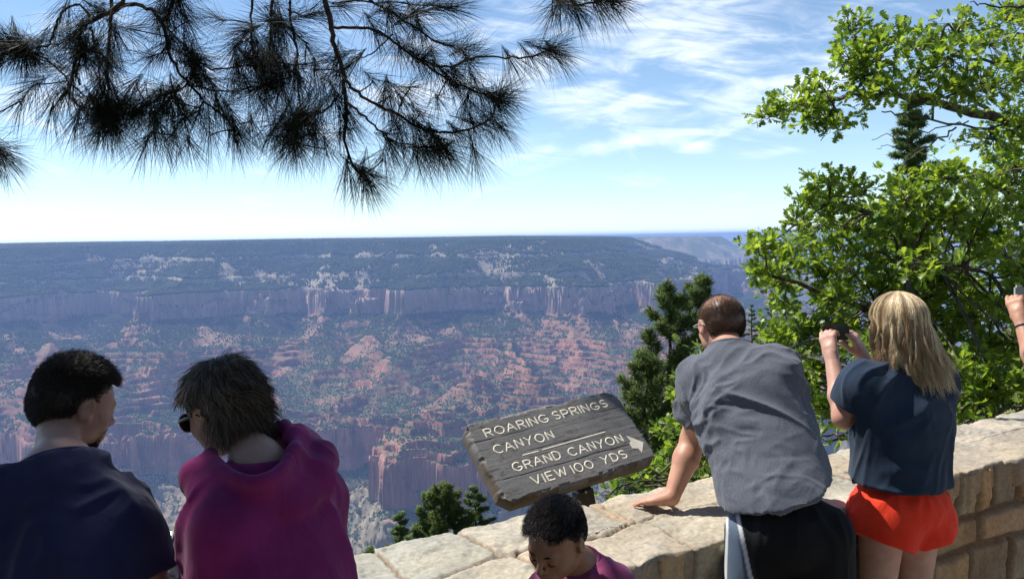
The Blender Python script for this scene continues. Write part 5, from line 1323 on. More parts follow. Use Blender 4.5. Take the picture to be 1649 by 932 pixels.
# the dark phone between the two on the left
def phone(c, R, name, label, w=.15, h=.074, d=.009, case=(.012, .012, .014), cam=True, lit=None):
    root = empty(name, tuple(c), label, 'phone'); 
    def slab(nm, w_, h_, d_, off, mat_, bev):
        bm = bmesh.new(); bmesh.ops.create_cube(bm, size=1.0)
        for v in bm.verts: v.co = Vector((v.co.x * w_, v.co.y * d_, v.co.z * h_))
        ed = [e for e in bm.edges if abs((e.verts[0].co - e.verts[1].co).y) > d_ * .5]; bmesh.ops.bevel(bm, geom=ed, offset=bev, segments=5, affect='EDGES'); 
        bmesh.ops.bevel(bm, geom=[e for e in bm.edges if abs(e.verts[0].co.y - e.verts[1].co.y) < 1e-6], offset=min(.0012, d_ * .25), segments=2, affect='EDGES')
        Mx = Matrix([[*R[i], c[i] + (R @ np.array(off))[i]] for i in range(3)] + [[0, 0, 0, 1]]); bm.transform(Mx); me = bpy.data.meshes.new(nm); bm.to_mesh(me); bm.free(); return link(nm, me, mat_, root)
    gl = simple('phone_glass', (.01, .01, .012), rough=.08, spec=.6); slab('case', w, h, d, (0, 0, 0), simple('phone_case', case, rough=.35), .010); slab('screen', w * .92, h * .9, .0012, (0, -d / 2 - .0002, 0), gl, .006)
    if cam: slab('camera_lens', .012, .012, .002, (-w * .42, d / 2 + .0006, h * .32), gl, .005)
    return root
phone(P(277, 889, 1.90), Rot(8, 62, 0), 'phone', 'dark phone held in the hand between the navy shirt and the magenta hoodie', w=.072, h=.148)

# ================== the woman in the magenta hoodie
def woman_hoodie():
    rg = np.random.default_rng(102)
    hc = P(359, 658, 1.70); R = Rot(-60, 22, -4); hs = .845
    J = dict(head=hc, R=R, TR=Rot(-32, 12), neck=P(416, 748, 1.62), shL=P(366, 850, 1.52), shR=P(500, 800, 1.76))
    J['chest'] = P(434, 900, 1.60); J['pel'] = np.array([-.44, 1.42, .93])
    J['elL'] = P(352, 1000, 1.52); J['wrL'] = P(300, 935, 1.76); J['elR'] = P(524, 915, 1.78); J['wrR'] = P(420, 940, 1.90)
    stand(J, 0, 0, z_h=.88, knee=.48)
    root = person_body('person', 'short haired woman in a magenta hoodie and sunglasses, looking down to the left', J, 1.0, skin_mat('fair_skin_older', (.44, .26, .19), (.38, .21, .15)), 1.05, hsc=hs, slim=.98, nekk=.84,
        hands=[dict(w=J['wrL'], f=P(290, 896, 1.80) - J['wrL'], n=(-.5, -.7, .4), th=(-.3, 0, 1), curl=(35, 40, 45, 50)), dict(w=J['wrR'], f=(-.7, .6, .1), n=(0, .2, 1), th=(-.3, .7, 0))])
    mag = cloth_mat('magenta_fleece', (.155, .012, .085), (.20, .018, .115), 700, .95, .0006, fold=.008)
    S = Field(np.array([-.98, 1.05, .80]), np.array([-.12, 2.02, 1.62]), .0060, hz=.0060); TR = J['TR']
    S.ell(J['pel'] + [0, 0, .03], (.170, .130, .15), TR, 0); S.ell(J['pel'] * .5 + J['chest'] * .5, (.158, .130, .20), TR, .08); S.ell(J['chest'], (.155, .130, .18), TR, .08); S.cap(J['shL'], J['shR'], .060, .060, .07)
    for s_ in 'LR':
        S.cap(J['neck'] + [0, 0, -.03], J['sh' + s_], .060, .064, .05); S.cap(J['sh' + s_], J['el' + s_], .066, .056, .04); S.cap(J['el' + s_], J['wr' + s_] * .92 + J['el' + s_] * .08, .056, .038, .03)
    # folded hood: an open bag lying on the back, its rim dipping behind the neck
    nk = J['neck']
    rim = [P(*q) for q in ((338, 728, 1.62), (350, 748, 1.56), (375, 768, 1.51), (405, 777, 1.49), (432, 772, 1.50), (458, 752, 1.54), (474, 724, 1.60), (474, 702, 1.66), (458, 690, 1.72), (430, 700, 1.78))]
    outr = [P(*q) for q in ((318, 764, 1.60), (330, 792, 1.55), (362, 812, 1.53), (405, 824, 1.53), (447, 820, 1.54), (486, 798, 1.58), (508, 762, 1.65), (508, 732, 1.71), (492, 714, 1.76), (452, 712, 1.80))]
    rs, os_ = smooth_path(np.array(rim)), smooth_path(np.array(outr))
    for i in range(len(rs)):
        sag = np.array([0, .006, -.010]); md = rs[i] * .55 + os_[i] * .45 + sag
        S.cap(rs[i], md, .009, .011, .012); S.cap(md, os_[i], .011, .020, .020)
        if i:
            S.cap(rs[i - 1], rs[i], .0120, .0120, .004); S.cap(pm, md, .011, .011, .012); S.cap(os_[i - 1], os_[i], .022, .022, .03)
            q0, q1 = (pm + rs[i - 1]) / 2, (md + rs[i]) / 2; S.cap(q0, q1, .010, .010, .010)
        pm = md
    S.cap(nk + np.array([0, 0, .02]), hc + R @ np.array([0, -.03, -.06]), .050, .052, .012, 'sub')
    for s_ in 'LR': S.cutplane(J['wr' + s_] * .9 + J['el' + s_] * .1, J['wr' + s_] - J['el' + s_], 0, .07)
    hd_ = garment('hoodie', S, mag, root, [dict(amp=.016, along=(.2, .1, 1), scale_across=11, scale_along=4, seed=4), dict(amp=.006, along=(1, -.2, .35), scale_across=20, scale_along=6, seed=9)], rel=3)
    seam = smooth_path(np.array([r_ * .8 + o_ * .2 + np.array([0, -.010, .010]) for r_, o_ in zip(rim, outr)])); V, Fb = tube_np([seam], [.0030], 6); link('hood_seam', mesh_np('hood_seam', V, Fb), mag, hd_, True)
    S = Field(np.array([-.85, 1.08, .03]), np.array([-.1, 1.75, 1.05]), .009, hz=.011); S.ell(J['pel'], (.165, .125, .12), TR, 0)
    for s_ in 'LR': S.cap(J['hip' + s_], J['kn' + s_], .100, .068, .04); S.cap(J['kn' + s_], J['an' + s_] - [0, 0, .02], .066, .052, .03)
    garment('trousers', S, cloth_mat('grey_trousers', (.10, .10, .11), (.13, .13, .14)), root)
    shoe_pair(J, root, simple('grey_shoe', (.2, .2, .21)), .92)
    # hair: short layered, grey brown, ragged at the nape
    reg = lambda l: ((l[:, 1] < .012) | (l[:, 2] > .062)) & (l[:, 1] < .058) & (l[:, 2] > -.062) & ~((np.abs(l[:, 0]) > .058) & (l[:, 1] > -.022) & (l[:, 2] < .026))
    n_ = 9500; p, n, l = scalp(n_, rg, reg, hc, R, hs); up_, fwd, rgt = R[:, 2], R[:, 1], R[:, 0]
    cr = unit((l - np.array([.0, -.03, .10])) * np.array([1, 1, .6])) @ R.T             # combed away from the crown
    tang = unit(cr - n * (cr * n).sum(1, keepdims=True)); jit = rg.normal(0, .20, (len(l), 3)); clump = np.stack([fbm3(l * 60 + k * 9, 2) for k in range(3)], -1) * 1.0
    side_ = 1 - sstep(l[:, 2], .035, .065); Ls = rg.uniform(.024, .048, len(l)) * (1 - .55 * side_ * (l[:, 1] > -.05)); tang = unit(tang - fwd * (side_ * .9)[:, None]); hcc = hc
    def dfn(q, t): return unit(tang * (1.0) + n * (.50 - .60 * t) + jit + clump * .8 + np.array([0, 0, -.55 * t]))
    caps = cap_mesh('hair', hc, R, [((0, .058, .06), (0, .95, -.25)), ((0, -.02, -.062), (0, .2, -1)), ((0, .040, .028), (0, .9, -.6))], hs, .010, (.040, .030, .022), root, 7, .007)
    nape = lambda l: (l[:, 1] < -.02) & (l[:, 2] < .01) & (l[:, 2] > -.085)
    p2, n2, l2 = scalp(5000, rg, nape, hc, R, hs); j2 = rg.normal(0, .25, (len(l2), 3))
    add_hair('hair', [caps, strands(p + n * .004, dfn, Ls, 7, .0007, colvar((.075, .056, .040), len(p), rg, .45, (.26, .22, .17), .34), rg, .15),
        strands(p2, lambda q, t: unit(np.array([.25, -.1, -.9]) + n2 * (.6 - .2 * t) + j2), rg.uniform(.040, .075, len(p2)), 7, .0007, colvar((.070, .052, .036), len(p2), rg, .4, (.2, .17, .13), .3), rg, .2)], root)
    # sunglasses
    g = empty('glasses_frame_holder') if False else None
    T = lambda x, y, z: hc + R @ (np.array([x, y, z]) * hs)
    paths = []
    for s_ in (-1, 1):
        th = np.linspace(0, 2 * math.pi, 25); paths.append(np.array([T(s_ * (.035 + .027 * math.cos(a)), .104 - .012 * abs(math.cos(a)) * (1 if math.cos(a) > 0 else .2), .002 + .022 * math.sin(a) * (1.0 if math.sin(a) > 0 else 1.0)) for a in th]))
        paths.append(np.array([T(s_ * .062, .096, .010), T(s_ * .072, .075, .010), T(s_ * .080, .03, .008), T(s_ * .082, -.005, .006), T(s_ * .079, -.022, -.006)]))
    paths.append(np.array([T(-.009, .106, .006), T(0, .108, .010), T(.009, .106, .006)]))
    V, Fb = tube_np(paths, [.0030] * len(paths), 7); fr = link('sunglasses', mesh_np('sunglasses', V, Fb), simple('dark_plastic_frame', (.015, .010, .012), rough=.25, spec=.5), root, True)
    bm = bmesh.new()
    for s_ in (-1, 1):
        c0 = bm.verts.new(T(s_ * .035, .105, .002)); rr = [bm.verts.new(T(s_ * (.035 + .026 * math.cos(a)), .103 - .008 * abs(math.cos(a)), .002 + .021 * math.sin(a))) for a in np.linspace(0, 2 * math.pi, 24, endpoint=False)]
        for i in range(24): bm.faces.new([c0, rr[i], rr[(i + 1) % 24]])
    me = bpy.data.meshes.new('lens'); bm.to_mesh(me); bm.free(); lo_ = link('lens', me, simple('tinted_lens', (.03, .008, .010), rough=.08, spec=.6), fr)
    lo_.modifiers.new('thickness', 'SOLIDIFY').thickness = .0018
    V, Fb = tube_np([np.array([T(-.080, -.004, -.034), T(-.083, -.004, -.039), T(-.082, -.004, -.044)])], [[.002, .0028, .002]], 8); link('earring', mesh_np('earring', V, Fb), simple('gold_stud', (.6, .45, .2), rough=.3), root, True)
woman_hoodie()

# ================== the boy
def boy():
    rg = np.random.default_rng(103)
    hc = P(895, 868, 1.80); R = Rot(216, 28, -6); hs = .78
    J = dict(head=hc, R=R, TR=Rot(205, 22), neck=P(932, 908, 1.90), shL=P(984, 946, 1.88), shR=P(885, 955, 1.96))
    J['chest'] = P(945, 1000, 1.95); J['pel'] = np.array([.23, 1.98, .60])
    J['elL'] = P(1030, 1050, 1.86); J['wrL'] = P(975, 1120, 1.74); J['elR'] = P(858, 1050, 1.86); J['wrR'] = P(880, 1110, 1.72)
    stand(J, 0, 0, hipw=.065, z_h=.58, knee=.32)
    for s_ in 'LR': J['an' + s_][2] = .07
    root = person_body('person', 'dark haired boy in a pink shirt below the sign, face bowed towards the lower left', J, .70, skin_mat('brown_skin', (.27, .13, .075), (.22, .105, .058)), .85, hsc=hs, slim=.92,
        hands=[dict(w=J['wrL'], f=(-.2, -.8, -.5), n=(0, 0, 1), th=(-1, 0, 0), sc=.72), dict(w=J['wrR'], f=(.1, -.8, -.5), n=(0, 0, 1), th=(1, 0, 0), sc=.72)])
    pk = cloth_mat('pink_jersey', (.24, .045, .12), (.28, .06, .15), fold=.004)
    S = Field(np.array([-.12, 1.55, .48]), np.array([.6, 2.22, 1.2]), .0060, hz=.0060); TR = J['TR']
    S.ell(J['pel'] + [0, 0, .02], (.125, .100, .12), TR, 0); S.ell(J['pel'] * .5 + J['chest'] * .5, (.120, .095, .14), TR, .06); S.ell(J['chest'], (.122, .092, .12), TR, .06); S.cap(J['shL'], J['shR'], .050, .050, .05)
    for s_ in 'LR': S.cap(J['neck'] + [0, 0, -.02], J['sh' + s_], .046, .050, .04); S.cap(J['sh' + s_], J['sh' + s_] * .35 + J['el' + s_] * .65, .050, .054, .03); S.cutplane(J['sh' + s_] * .42 + J['el' + s_] * .58, J['el' + s_] - J['sh' + s_], 0, .09)
    neckline(S, J, pk, root, .050, .010)
    garment('t_shirt', S, pk, root, [dict(amp=.006, along=(-.3, .3, 1), scale_across=18, scale_along=5, seed=3)])
    S = Field(np.array([-.05, 1.72, .2]), np.array([.5, 2.25, .75]), .009, hz=.009); S.ell(J['pel'], (.118, .095, .09), TR, 0)
    for s_ in 'LR': S.cap(J['hip' + s_], J['kn' + s_], .075, .068, .03)
    garment('shorts', S, cloth_mat('blue_shorts', (.03, .05, .10), (.04, .06, .12)), root); shoe_pair(J, root, simple('blue_shoe', (.05, .07, .15)), .75)
    reg = lambda l: (l[:, 2] > -.030) & ((l[:, 1] < .018) | (l[:, 2] > .066)) & (l[:, 1] < .056) & ~((np.abs(l[:, 0]) > .054) & (l[:, 1] > -.035) & (l[:, 2] < .032))
    p, n, l = scalp(14000, rg, reg, hc, R, hs); top = sstep(l[:, 2], .050, .090); fr_ = top * sstep(l[:, 1], .0, .06)
    Ls = .004 + .018 * top * rg.uniform(.6, 1.2, len(l)) + .010 * fr_; jit = rg.normal(0, .22, (len(l), 3)); up_, fw = R[:, 2], R[:, 1]
    dfn = lambda q, t: unit(n * (.8 - .75 * t * top[:, None]) + fw * 1.1 * top[:, None] - up_ * (.6 * (1 - top) + .12 * fr_ * t)[:, None] + jit)
    caps = cap_mesh('hair', hc, R, [((0, .060, .062), (0, .95, -.25)), ((0, -.02, -.020), (0, .25, -1)), ((0, .012, .030), (0, .9, -.6))], hs, .0018, (.008, .006, .006), root, 9, .003)
    add_hair('hair', [caps, strands(p + n * .003, dfn, Ls, 5, .00055, colvar((.010, .007, .006), len(p), rg, .4, (.03, .02, .016), .1), rg)], root)
    # brows and lashes
    pts = []
    for s_ in (-1, 1): pts.append(np.array([hc + R @ (np.array([s_ * x, y, z]) * hs) for x, y, z in ((.012, .0885, .021), (.028, .0875, .027), (.044, .076, .022))]))
    V, Fb = tube_np(pts, [[.0018, .0028, .0012]] * 2, 6); link('eyebrows', mesh_np('eyebrows', V, Fb), simple('black_hair', (.012, .008, .007)), root, True)
    for s_ in (-1, 1):
      pts = [np.array([hc + R @ (np.array([s_ * x, y, z]) * hs) for x, y, z in ((.019, .085, -.004), (.031, .0895, -.006), (.043, .083, -.004))])]
      V, Fb = tube_np(pts, [[.0008, .0016, .0008]], 5); link('eyelashes', mesh_np('eyelashes', V, Fb), simple('black_lash', (.012, .008, .007)), root, True)
boy()

# ================== the man in grey leaning on the wall
def man_grey():
    rg = np.random.default_rng(104)
    hc = P(1160, 525, 2.92); R = Rot(-12, 16, 2)
    wr = PZ(1076, 806, .900); wr = wr + np.array([.0, .0, .0])
    J = dict(head=hc, R=R, TR=Rot(6, 26, 14), neck=P(1176, 574, 2.79), shL=P(1136, 610, 2.80), shR=P(1246, 600, 2.72))
    J['chest'] = P(1208, 664, 2.68); J['pel'] = P(1270, 850, 2.46)
    J['elL'] = P(1117, 706, 2.92); J['wrL'] = wr + np.array([.012, 0, .012]); J['elR'] = P(1268, 705, 2.95); J['wrR'] = np.array([.98, 3.02, .93])
    stand(J, 0, 0, z_h=J['pel'][2] - .02, knee=.50, lean=.06)
    tip = PZ(1015, 806, .868)
    hs = .94
    root = person_body('person', 'man in a heather grey t-shirt leaning on the wall with one straight arm', J, 1.09, skin_mat('ruddy_skin', (.56, .30, .20), (.48, .23, .15)), .80, hsc=hs, wide=1.04, slim=1.04, pelk=.74,
        hands=[dict(w=J['wrL'], f=tip - J['wrL'] - np.array([0, 0, .004]), n=(0, 0, 1), th=(0, 1, 0), curl=(5, 6, 7, 8), spread=.14, thumb=(.45, .10), sc=1.02), dict(w=J['wrR'], f=(-.5, .8, -.1), n=(0, 0, 1), th=(-1, 0, 0), curl=(8, 8, 8, 8))])
    gm = cloth_mat('heather_grey_jersey', (.088, .095, .118), (.110, .118, .142), 800, .92, .0005, 10, .55, fold=.006)
    S = Field(np.array([.32, 2.1, .84]), np.array([1.32, 3.12, 1.62]), .0060, hz=.0060); TR = J['TR']
    pel, ch = J['pel'], J['chest']
    S.ell(pel + [0, 0, .03], (.180, .148, .15), TR, 0); S.ell(pel * .55 + ch * .45, (.182, .148, .21), TR, .08); S.ell(ch, (.186, .138, .20), TR, .08); S.cap(J['shL'], J['shR'], .068, .066, .08)
    for s_ in 'LR':
        S.cap(J['neck'] + [0, 0, -.028], J['sh' + s_], .064, .074, .05); e = J['sh' + s_] * .2 + J['el' + s_] * .8; S.cap(J['sh' + s_], e, .076, .080, .04); S.cutplane(J['sh' + s_] * .34 + J['el' + s_] * .66, J['el' + s_] - J['sh' + s_], .002, .096)
    neckline(S, J, gm, root, .074, .034)
    hem = P(1268, 808, 2.40); S.cutplane(hem + [0, 0, .0], (0.30, -.02, -1.0), .004)
    mk = None
    garment('t_shirt', S, gm, root, [dict(amp=.016, along=(1, -.3, -.55), scale_across=14, scale_along=3.5, seed=5), dict(amp=.007, along=(.8, 0, .75), scale_across=24, scale_along=6, seed=12), dict(amp=.004, along=(1, 0, -.1), scale_across=34, scale_along=7, seed=18)])
    bl = cloth_mat('black_mesh_shorts', (.010, .010, .012), (.016, .016, .018), fold=.006); pn = cloth_mat('blue_grey_panel', (.22, .28, .36), (.28, .34, .42), fold=.003); wt = cloth_mat('white_piping', (.62, .64, .66), (.7, .7, .7))
    S = Field(np.array([.45, 2.1, .40]), np.array([1.35, 2.9, 1.06]), .0056, hz=.0056); S.ell(pel + [0, 0, -.01], (.160, .132, .13), Rot(6, 4), 0)
    for s_ in 'LR': S.cap(J['hip' + s_], J['kn' + s_] + [0, 0, -.01], .100, .096, .012)
    S.cap(pel + [-.01, -.16, -.16], pel + [-.01, -.14, -.55], .030, .040, .04, 'sub')
    S.cutplane((.9, 2.5, .46), (0, 0, -1.0), .003)
    V, Q = S.mesh(); V = relax(V, Q, 2); N_ = vnormals(V, Q); V = folds(V, N_, .016, (.1, .1, 1), 13, 3, 21); V = folds(V, N_, .007, (-.2, .1, 1), 24, 5, 25); V = relax(V, Q, 1, .3)
    r_ = unit(np.array([TR[0, 0], TR[1, 0], 0])); u = (V - J['hipL']) @ r_; fy = (V - J['hipL']) @ np.array([-r_[1], r_[0], 0]); tt = np.clip((pel[2] + .06 - V[:, 2]) / .42, 0, 1)
    ul = -.088 - .012 * tt; ur = -.070 + .085 * tt; bk_ = (fy < .06)
    inn = sstep(u, ul, ul + .003) * (1 - sstep(u, ur - .003, ur)) * bk_; st_ = (sstep(u, ur - .002, ur + .001) * (1 - sstep(u, ur + .010, ur + .013)) + sstep(u, ul - .008, ul - .005) * (1 - sstep(u, ul - .001, ul + .002))) * bk_
    cc_ = np.array((.010, .010, .012)) * (1 - inn[:, None]) + np.array((.105, .14, .195)) * inn[:, None]; cc_ = cc_ * (1 - st_[:, None]) + np.array((.6, .62, .64)) * st_[:, None]
    bl, t, b = new_mat('athletic_shorts_fabric'); at = t.nodes.new('ShaderNodeAttribute'); at.attribute_name = 'Col'; t.links.new(at.outputs['Color'], b.inputs['Base Color']); b.inputs['Roughness'].default_value = .85; b.inputs['Specular IOR Level'].default_value = .2
    bump(t, b, tex(t, 700, 2), .5, .0004)
    link('shorts', mesh_np('shorts', V, Q, cc_), bl, root, True)
    shoe_pair(J, root, simple('white_trainer', (.55, .55, .56)), 1.05)
    # cropped hair
    reg = lambda l: (l[:, 2] > -.068) & ((l[:, 1] < .02) | (l[:, 2] > .070)) & (l[:, 1] < .055) & ~((np.abs(l[:, 0]) > .062) & (l[:, 1] > -.03) & (l[:, 2] < .022))
    p, n, l = scalp(30000, rg, reg, hc, R, hs); p = hc + ((p - hc) @ R * np.array([1.04, 1, 1])) @ R.T; jit = rg.normal(0, .35, (len(l), 3)); thin = sstep(l[:, 2] + .25 * l[:, 1], .010, .085) * 1.1
    kp = rg.random(len(l)) > thin * .75; p, n, jit, l = p[kp], n[kp], jit[kp], l[kp]
    caps = cap_mesh('hair', hc, R, [((0, .030, .07), (0, .95, -.35)), ((0, -.02, -.062), (0, .3, -1)), ((0, .010, .030), (0, .9, -.6))], hs, .0030, (.115, .065, .040), root, 7, .0006)
    lc = (caps[0] - hc) @ R; bald = sstep(lc[:, 2] + .25 * lc[:, 1], .010, .085); caps = (caps[0], caps[1], caps[2] * (1 - .8 * bald[:, None]) + np.array((.42, .22, .14)) * .8 * bald[:, None])
    add_hair('hair', [caps, strands(p + n * .001, lambda q, t: unit(n + jit - R[:, 2] * .3), rg.uniform(.0045, .0075, len(p)), 2, .00045, colvar((.095, .055, .034), len(p), rg, .4, (.17, .11, .07), .25), rg)], root)
    T = lambda x, y, z: hc + R @ (np.array([x, y, z]) * hs)
    pts = [np.array([T(s_ * .066, .098, .012), T(s_ * .078, .07, .012), T(s_ * .086, .02, .010), T(s_ * .088, -.015, .008), T(s_ * .084, -.045, -.004)]) for s_ in (-1, 1)]
    pts.append(np.array([T(-.066, .098, .012), T(-.035, .106, .014), T(0, .110, .012), T(.035, .106, .014), T(.066, .098, .012)]))
    V, Fb = tube_np(pts, [.0022] * 3, 6); link('sunglasses', mesh_np('sunglasses', V, Fb), simple('silver_frame', (.45, .45, .46), rough=.3, spec=.6), root, True)
man_grey()

# ================== the blonde woman taking a picture, and the visitor cut by the right edge
def snapper(dx, dy, dz, spec):
    rg = np.random.default_rng(spec['seed']); off = np.array([dx, dy, dz]); Q_ = lambda px, py, Yd: P(px, py, Yd) + off
    hc = Q_(1440, 521, 2.90); R = Rot(-24, 2, 2); hs = .93
    J = dict(head=hc, R=R, TR=Rot(-20, 2), neck=Q_(1452, 592, 2.86), shL=Q_(1392, 618, 2.82), shR=Q_(1502, 618, 2.94))
    J['chest'] = Q_(1450, 672, 2.86); J['pel'] = Q_(1450, 815, 2.82)
    J['elL'] = Q_(1358, 672, 2.86); J['wrL'] = Q_(1339, 574, 3.00); J['elR'] = Q_(1440, 660, 3.12); J['wrR'] = Q_(1388, 572, 3.14)
    stand(J, 0, 0, hipw=.082, z_h=J['pel'][2] - .03, knee=.48)
    for s_ in 'LR':
        pass
    pc = Q_(1346, 534, 3.10)
    root = person_body('person', spec['label'], J, .97, spec['skin'], .5, hsc=hs, slim=.94,
        hands=[dict(w=J['wrL'], f=Q_(1329, 525, 3.06) - J['wrL'], n=(-.75, -.6, .1), th=(.3, .6, .3), curl=(30, 46, 52, 55), sc=.92, thumb=(.8, .55)), dict(w=J['wrR'], f=Q_(1371, 526, 3.12) - J['wrR'], n=(.8, -.5, .1), th=(-.6, -.2, .5), curl=(34, 44, 50, 52), sc=.92, thumb=(.75, .5))])
    S = Field(hc + [-.42, -.42, -.78], hc + [.40, .42, .02], .0058, hz=.0058); TR = J['TR']; pel, ch = J['pel'], J['chest']
    S.ell(pel + [0, 0, .05], (.172, .140, .13), TR, 0); S.ell(pel * .5 + ch * .5, (.180, .142, .21), TR, .07); S.ell(ch, (.178, .145, .17), TR, .07); S.cap(J['shL'], J['shR'], .064, .064, .07); S.cap(J['shL'] + [0, 0, -.03], pel * .4 + ch * .6 - TR[:, 0] * .06, .085, .10, .06); S.cap(J['shR'] + [0, 0, -.03], pel * .4 + ch * .6 + TR[:, 0] * .06, .08, .10, .06)
    for s_ in 'LR':
        S.cap(J['neck'] + [0, 0, -.03], J['sh' + s_], .056, .060, .05); S.cap(J['sh' + s_], J['sh' + s_] * .2 + J['el' + s_] * .8, .064, .074, .04); S.cutplane(J['sh' + s_] * .32 + J['el' + s_] * .68, J['el' + s_] - J['sh' + s_], .002, .086)
    S.cutplane(Q_(1450, 778, 2.8), (-.03, .0, -1.0), .003)
    garment('t_shirt', S, spec['shirt'], root, [dict(amp=.009, along=(.5, 0, 1), scale_across=14, scale_along=4, seed=6 + spec['seed']), dict(amp=.008, along=(1, .2, .1), scale_across=20, scale_along=5, seed=15 + spec['seed'])])
    S = Field(pel + [-.30, -.30, -.34], pel + [.30, .30, .16], .0062, hz=.0062); S.ell(pel + [0, 0, .01], (.176, .145, .115), TR, 0)
    for s_ in 'LR': S.cap(J['hip' + s_], J['hip' + s_] + [0, 0, -.13], .112, .112, .03); S.ell(J['hip' + s_] + TR[:, 1] * -.045 + np.array([0, 0, -.03]), (.085, .085, .09), TR, .03)
    r_ = unit(np.array([TR[0, 0], TR[1, 0], 0]))
    S.cutplane(J['hipL'] + [0, 0, -.085], unit(-r_ * .42 + np.array([0, 0, -1.0]) * 1), .003, .145); S.cutplane(J['hipR'] + [0, 0, -.085], unit(r_ * .36 + np.array([0, 0, -1.0])), .003, .145)
    S.cutplane(pel + [0, 0, -.135], (0, 0, -1.0), .003)
    garment('shorts', S, spec['shorts'], root, [dict(amp=.010, along=(.3, 0, 1), scale_across=18, scale_along=5, seed=25), dict(amp=.005, along=(-.4, 0, 1), scale_across=30, scale_along=8, seed=29)])
    shoe_pair(J, root, simple('canvas_shoe', (.4, .4, .42)), .9)
    return root, hc, R, hs, J, pc, rg
SK_F = skin_mat('fair_skin', (.58, .34, .26), (.52, .28, .21))
def blonde():
    root, hc, R, hs, J, pc, rg = snapper(0, 0, 0, dict(seed=105, label='blonde woman in a dark t-shirt and bright red shorts photographing the canyon', skin=SK_F,
        shirt=cloth_mat('dark_slate_jersey', (.016, .030, .058), (.022, .040, .072), fold=.006), shorts=cloth_mat('red_nylon', (.82, .040, .016), (.86, .055, .022), rough=.85, fold=.008)))
    n_ = 9500; th = rg.uniform(-1, 1, n_); th = np.sign(th) * np.abs(th) ** .8 * math.radians(118); lay = rg.random(n_) ** .5
    start = rg.random(n_); steps = 16; rt, fw, up_ = R[:, 0], R[:, 1], np.array([0, 0, 1.0])
    clump = np.stack([noise3(np.stack([th * 9, th * 0 + k * 5, lay * 3], -1)) - .5 for k in range(3)], -1)
    T_ = np.linspace(0, 1, steps + 1); A = np.zeros((n_, steps + 1, 3)); Lh = .195 + .09 * rg.random(n_) - .03 * np.abs(th) / 2
    for i, t in enumerate(T_):
        tt = start * .55 * (1 - t) + t                                     # strands start anywhere on the crown
        s_ = tt * (0.14 + Lh)                                            # arc length from the parting
        ph = np.clip(s_ / .155, 0, 1) * math.pi / 2; fall = np.maximum(s_ - .155, 0)
        rx = (.079 + .010 * lay) * np.sin(ph) + fall * (.075 + .10 * clump[:, 0]); ry = (.106 + .012 * lay) * np.sin(ph) + fall * (.06 + .14 * clump[:, 1])
        z = .030 + .096 * np.cos(ph) - fall * 1.0
        thn = th * (1 - .25 * np.clip(fall / .3, 0, 1))
        pt = hc + np.outer(np.sin(thn) * rx, rt) + np.outer(-np.cos(thn) * ry - .010, fw) + np.outer(z, up_) * hs
        pt += np.outer(fall * fall * .55 + fall * .06, np.array([1, -.05, 0])) + np.outer(fall, up_) * 0
        pt += clump * (fall * .45)[:, None] + .008 * np.stack([np.sin(s_ * 38 + th * 26 + lay * 3 + k) for k in range(3)], -1) * np.clip(fall * 10, 0, 1)[:, None] + rg.normal(0, .0007, (n_, 3))
        A[:, i] = pt
    tg_ = unit(np.gradient(A, axis=1)); s1 = unit(np.cross(tg_, np.array([.37, .55, .2]))); s2 = np.cross(tg_, s1); a = np.arange(3) * 2.0944
    rr = .00085 * np.linspace(1, .3, steps + 1)[None, :, None, None]; V = A[:, :, None] + (np.cos(a)[None, None, :, None] * s1[:, :, None] + np.sin(a)[None, None, :, None] * s2[:, :, None]) * rr
    m = steps + 1; I = (np.arange(n_) * m * 3)[:, None, None] + np.arange(m * 3).reshape(m, 3)[None]; Jx = np.roll(I, -1, 2); Q = np.stack([I[:, :-1], Jx[:, :-1], Jx[:, 1:], I[:, 1:]], -1).reshape(-1, 4)
    tone = noise3(np.stack([th * 14, lay * 2, th * 0], -1)); tone = np.clip(tone * 1.5 - .25, 0, 1); c = (np.array((.86, .70, .45)) * tone[:, None] + np.array((.30, .19, .10)) * (1 - tone[:, None])) * rg.uniform(.75, 1.25, (n_, 1))
    S = Field(hc + [-.14, -.16, -.30], hc + [.18, .14, .16], .006, hz=.006); S.ell(hc + R @ np.array([0, -.018, .028]), (.079, .098, .088), R, 0)
    S.cap(hc + R @ np.array([0, -.055, .0]), hc + R @ np.array([.0, -.085, -.19]) , .072, .050, .03); S.cutplane(hc + R @ np.array([0, .050, .05]), R @ np.array([0, 1, -.15]))
    Vc, Qc = S.mesh(); Vc = relax(Vc, Qc, 2)
    add_hair('hair', [(Vc, Qc, np.tile(np.array((.22, .14, .075)), (len(Vc), 1))), (V.reshape(-1, 3), Q, np.repeat(c, m * 3, 0))], root)
    T = lambda x, y, z: hc + R @ np.array([x, y, z])
    pts = [np.array([T(-.062, .096, .010), T(-.076, .07, .010), T(-.082, .02, .008)]), np.array([T(-.036 + .028 * math.cos(a), .104 - .01 * abs(math.cos(a)), .004 + .020 * math.sin(a)) for a in np.linspace(0, 2 * math.pi, 20)])]
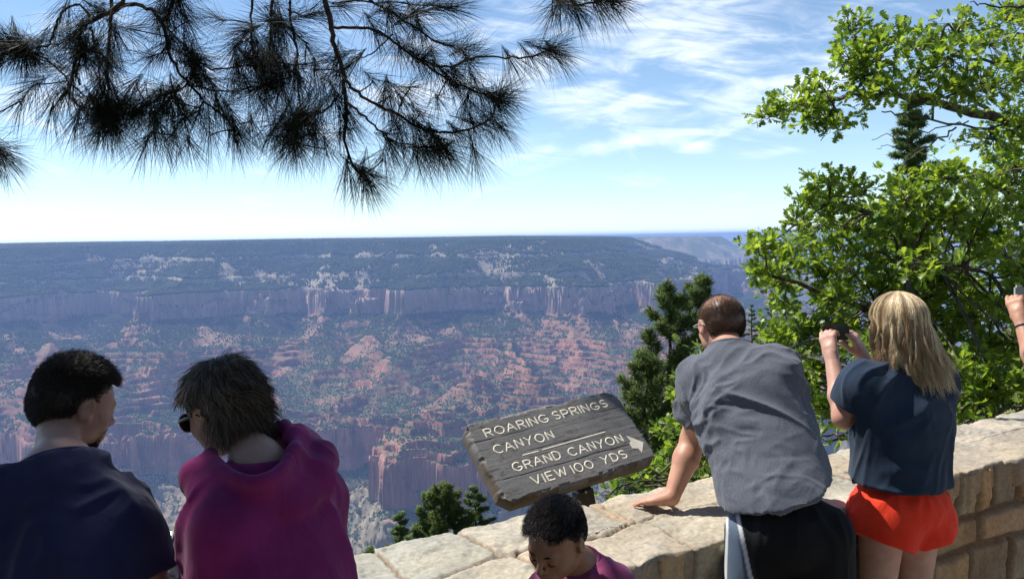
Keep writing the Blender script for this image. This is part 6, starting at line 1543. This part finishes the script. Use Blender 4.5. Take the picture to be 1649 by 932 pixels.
    V, Fb = tube_np(pts, [.004, .003], 7); link('sunglasses', mesh_np('sunglasses', V, Fb), simple('black_frame', (.01, .01, .01), rough=.3), root, True)
    phone(pc, Rot(-20, 4, 3), 'phone', 'black phone held sideways in both hands by the blonde woman', w=.128, h=.066, case=(.012, .010, .012))
blonde()
def edge_visitor():
    d = P(1672, 622, 3.12) - P(1358, 672, 2.86)
    d[2] = .10
    root, hc, R, hs, J, pc, rg = snapper(*d, dict(seed=106, label='visitor mostly outside the right edge, only a raised forearm and hand showing', skin=skin_mat('tanned_skin', (.52, .27, .17), (.46, .22, .14)),
        shirt=cloth_mat('teal_jersey', (.05, .12, .14), (.06, .14, .16), fold=.005), shorts=cloth_mat('khaki_cotton', (.30, .24, .16), (.34, .28, .19), fold=.004)))
    reg = lambda l: (l[:, 2] > -.05) & ((l[:, 1] < .02) | (l[:, 2] > .066)) & (l[:, 1] < .066) & ~((np.abs(l[:, 0]) > .058) & (l[:, 1] > -.022) & (l[:, 2] < .026))
    p, n, l = scalp(5000, rg, reg, hc, R, hs); jit = rg.normal(0, .25, (len(l), 3))
    caps = cap_mesh('hair', hc, R, [((0, .058, .06), (0, .95, -.25)), ((0, -.02, -.055), (0, .2, -1)), ((0, .040, .028), (0, .9, -.6))], hs, .010, (.05, .03, .02), root, 7, .006)
    add_hair('hair', [caps, strands(p, lambda q, t: unit(n * .6 - R[:, 2] * .6 + jit), rg.uniform(.02, .03, len(p)), 4, .0007, colvar((.06, .035, .02), len(p), rg), rg)], root)
    a = J['wrL']; t_ = unit(J['elL'] - a); b_ = a + t_ * .035; s1 = unit(np.cross(t_, [.2, .3, .9])); s2 = np.cross(t_, s1)
    ring = np.array([b_ + (s1 * math.cos(q) + s2 * math.sin(q)) * .0275 for q in np.linspace(0, 2 * math.pi, 25)]); V, Fb = tube_np([ring], [.0055], 8, flat=.4); link('wristband', mesh_np('wristband', V, Fb), simple('navy_band', (.03, .05, .13), rough=.5), root, True)
    phone(pc, Rot(-20, 4, 3), 'phone', 'pale phone at the right edge held up in a raised hand', w=.05, h=.10, case=(.55, .57, .6))
edge_visitor()
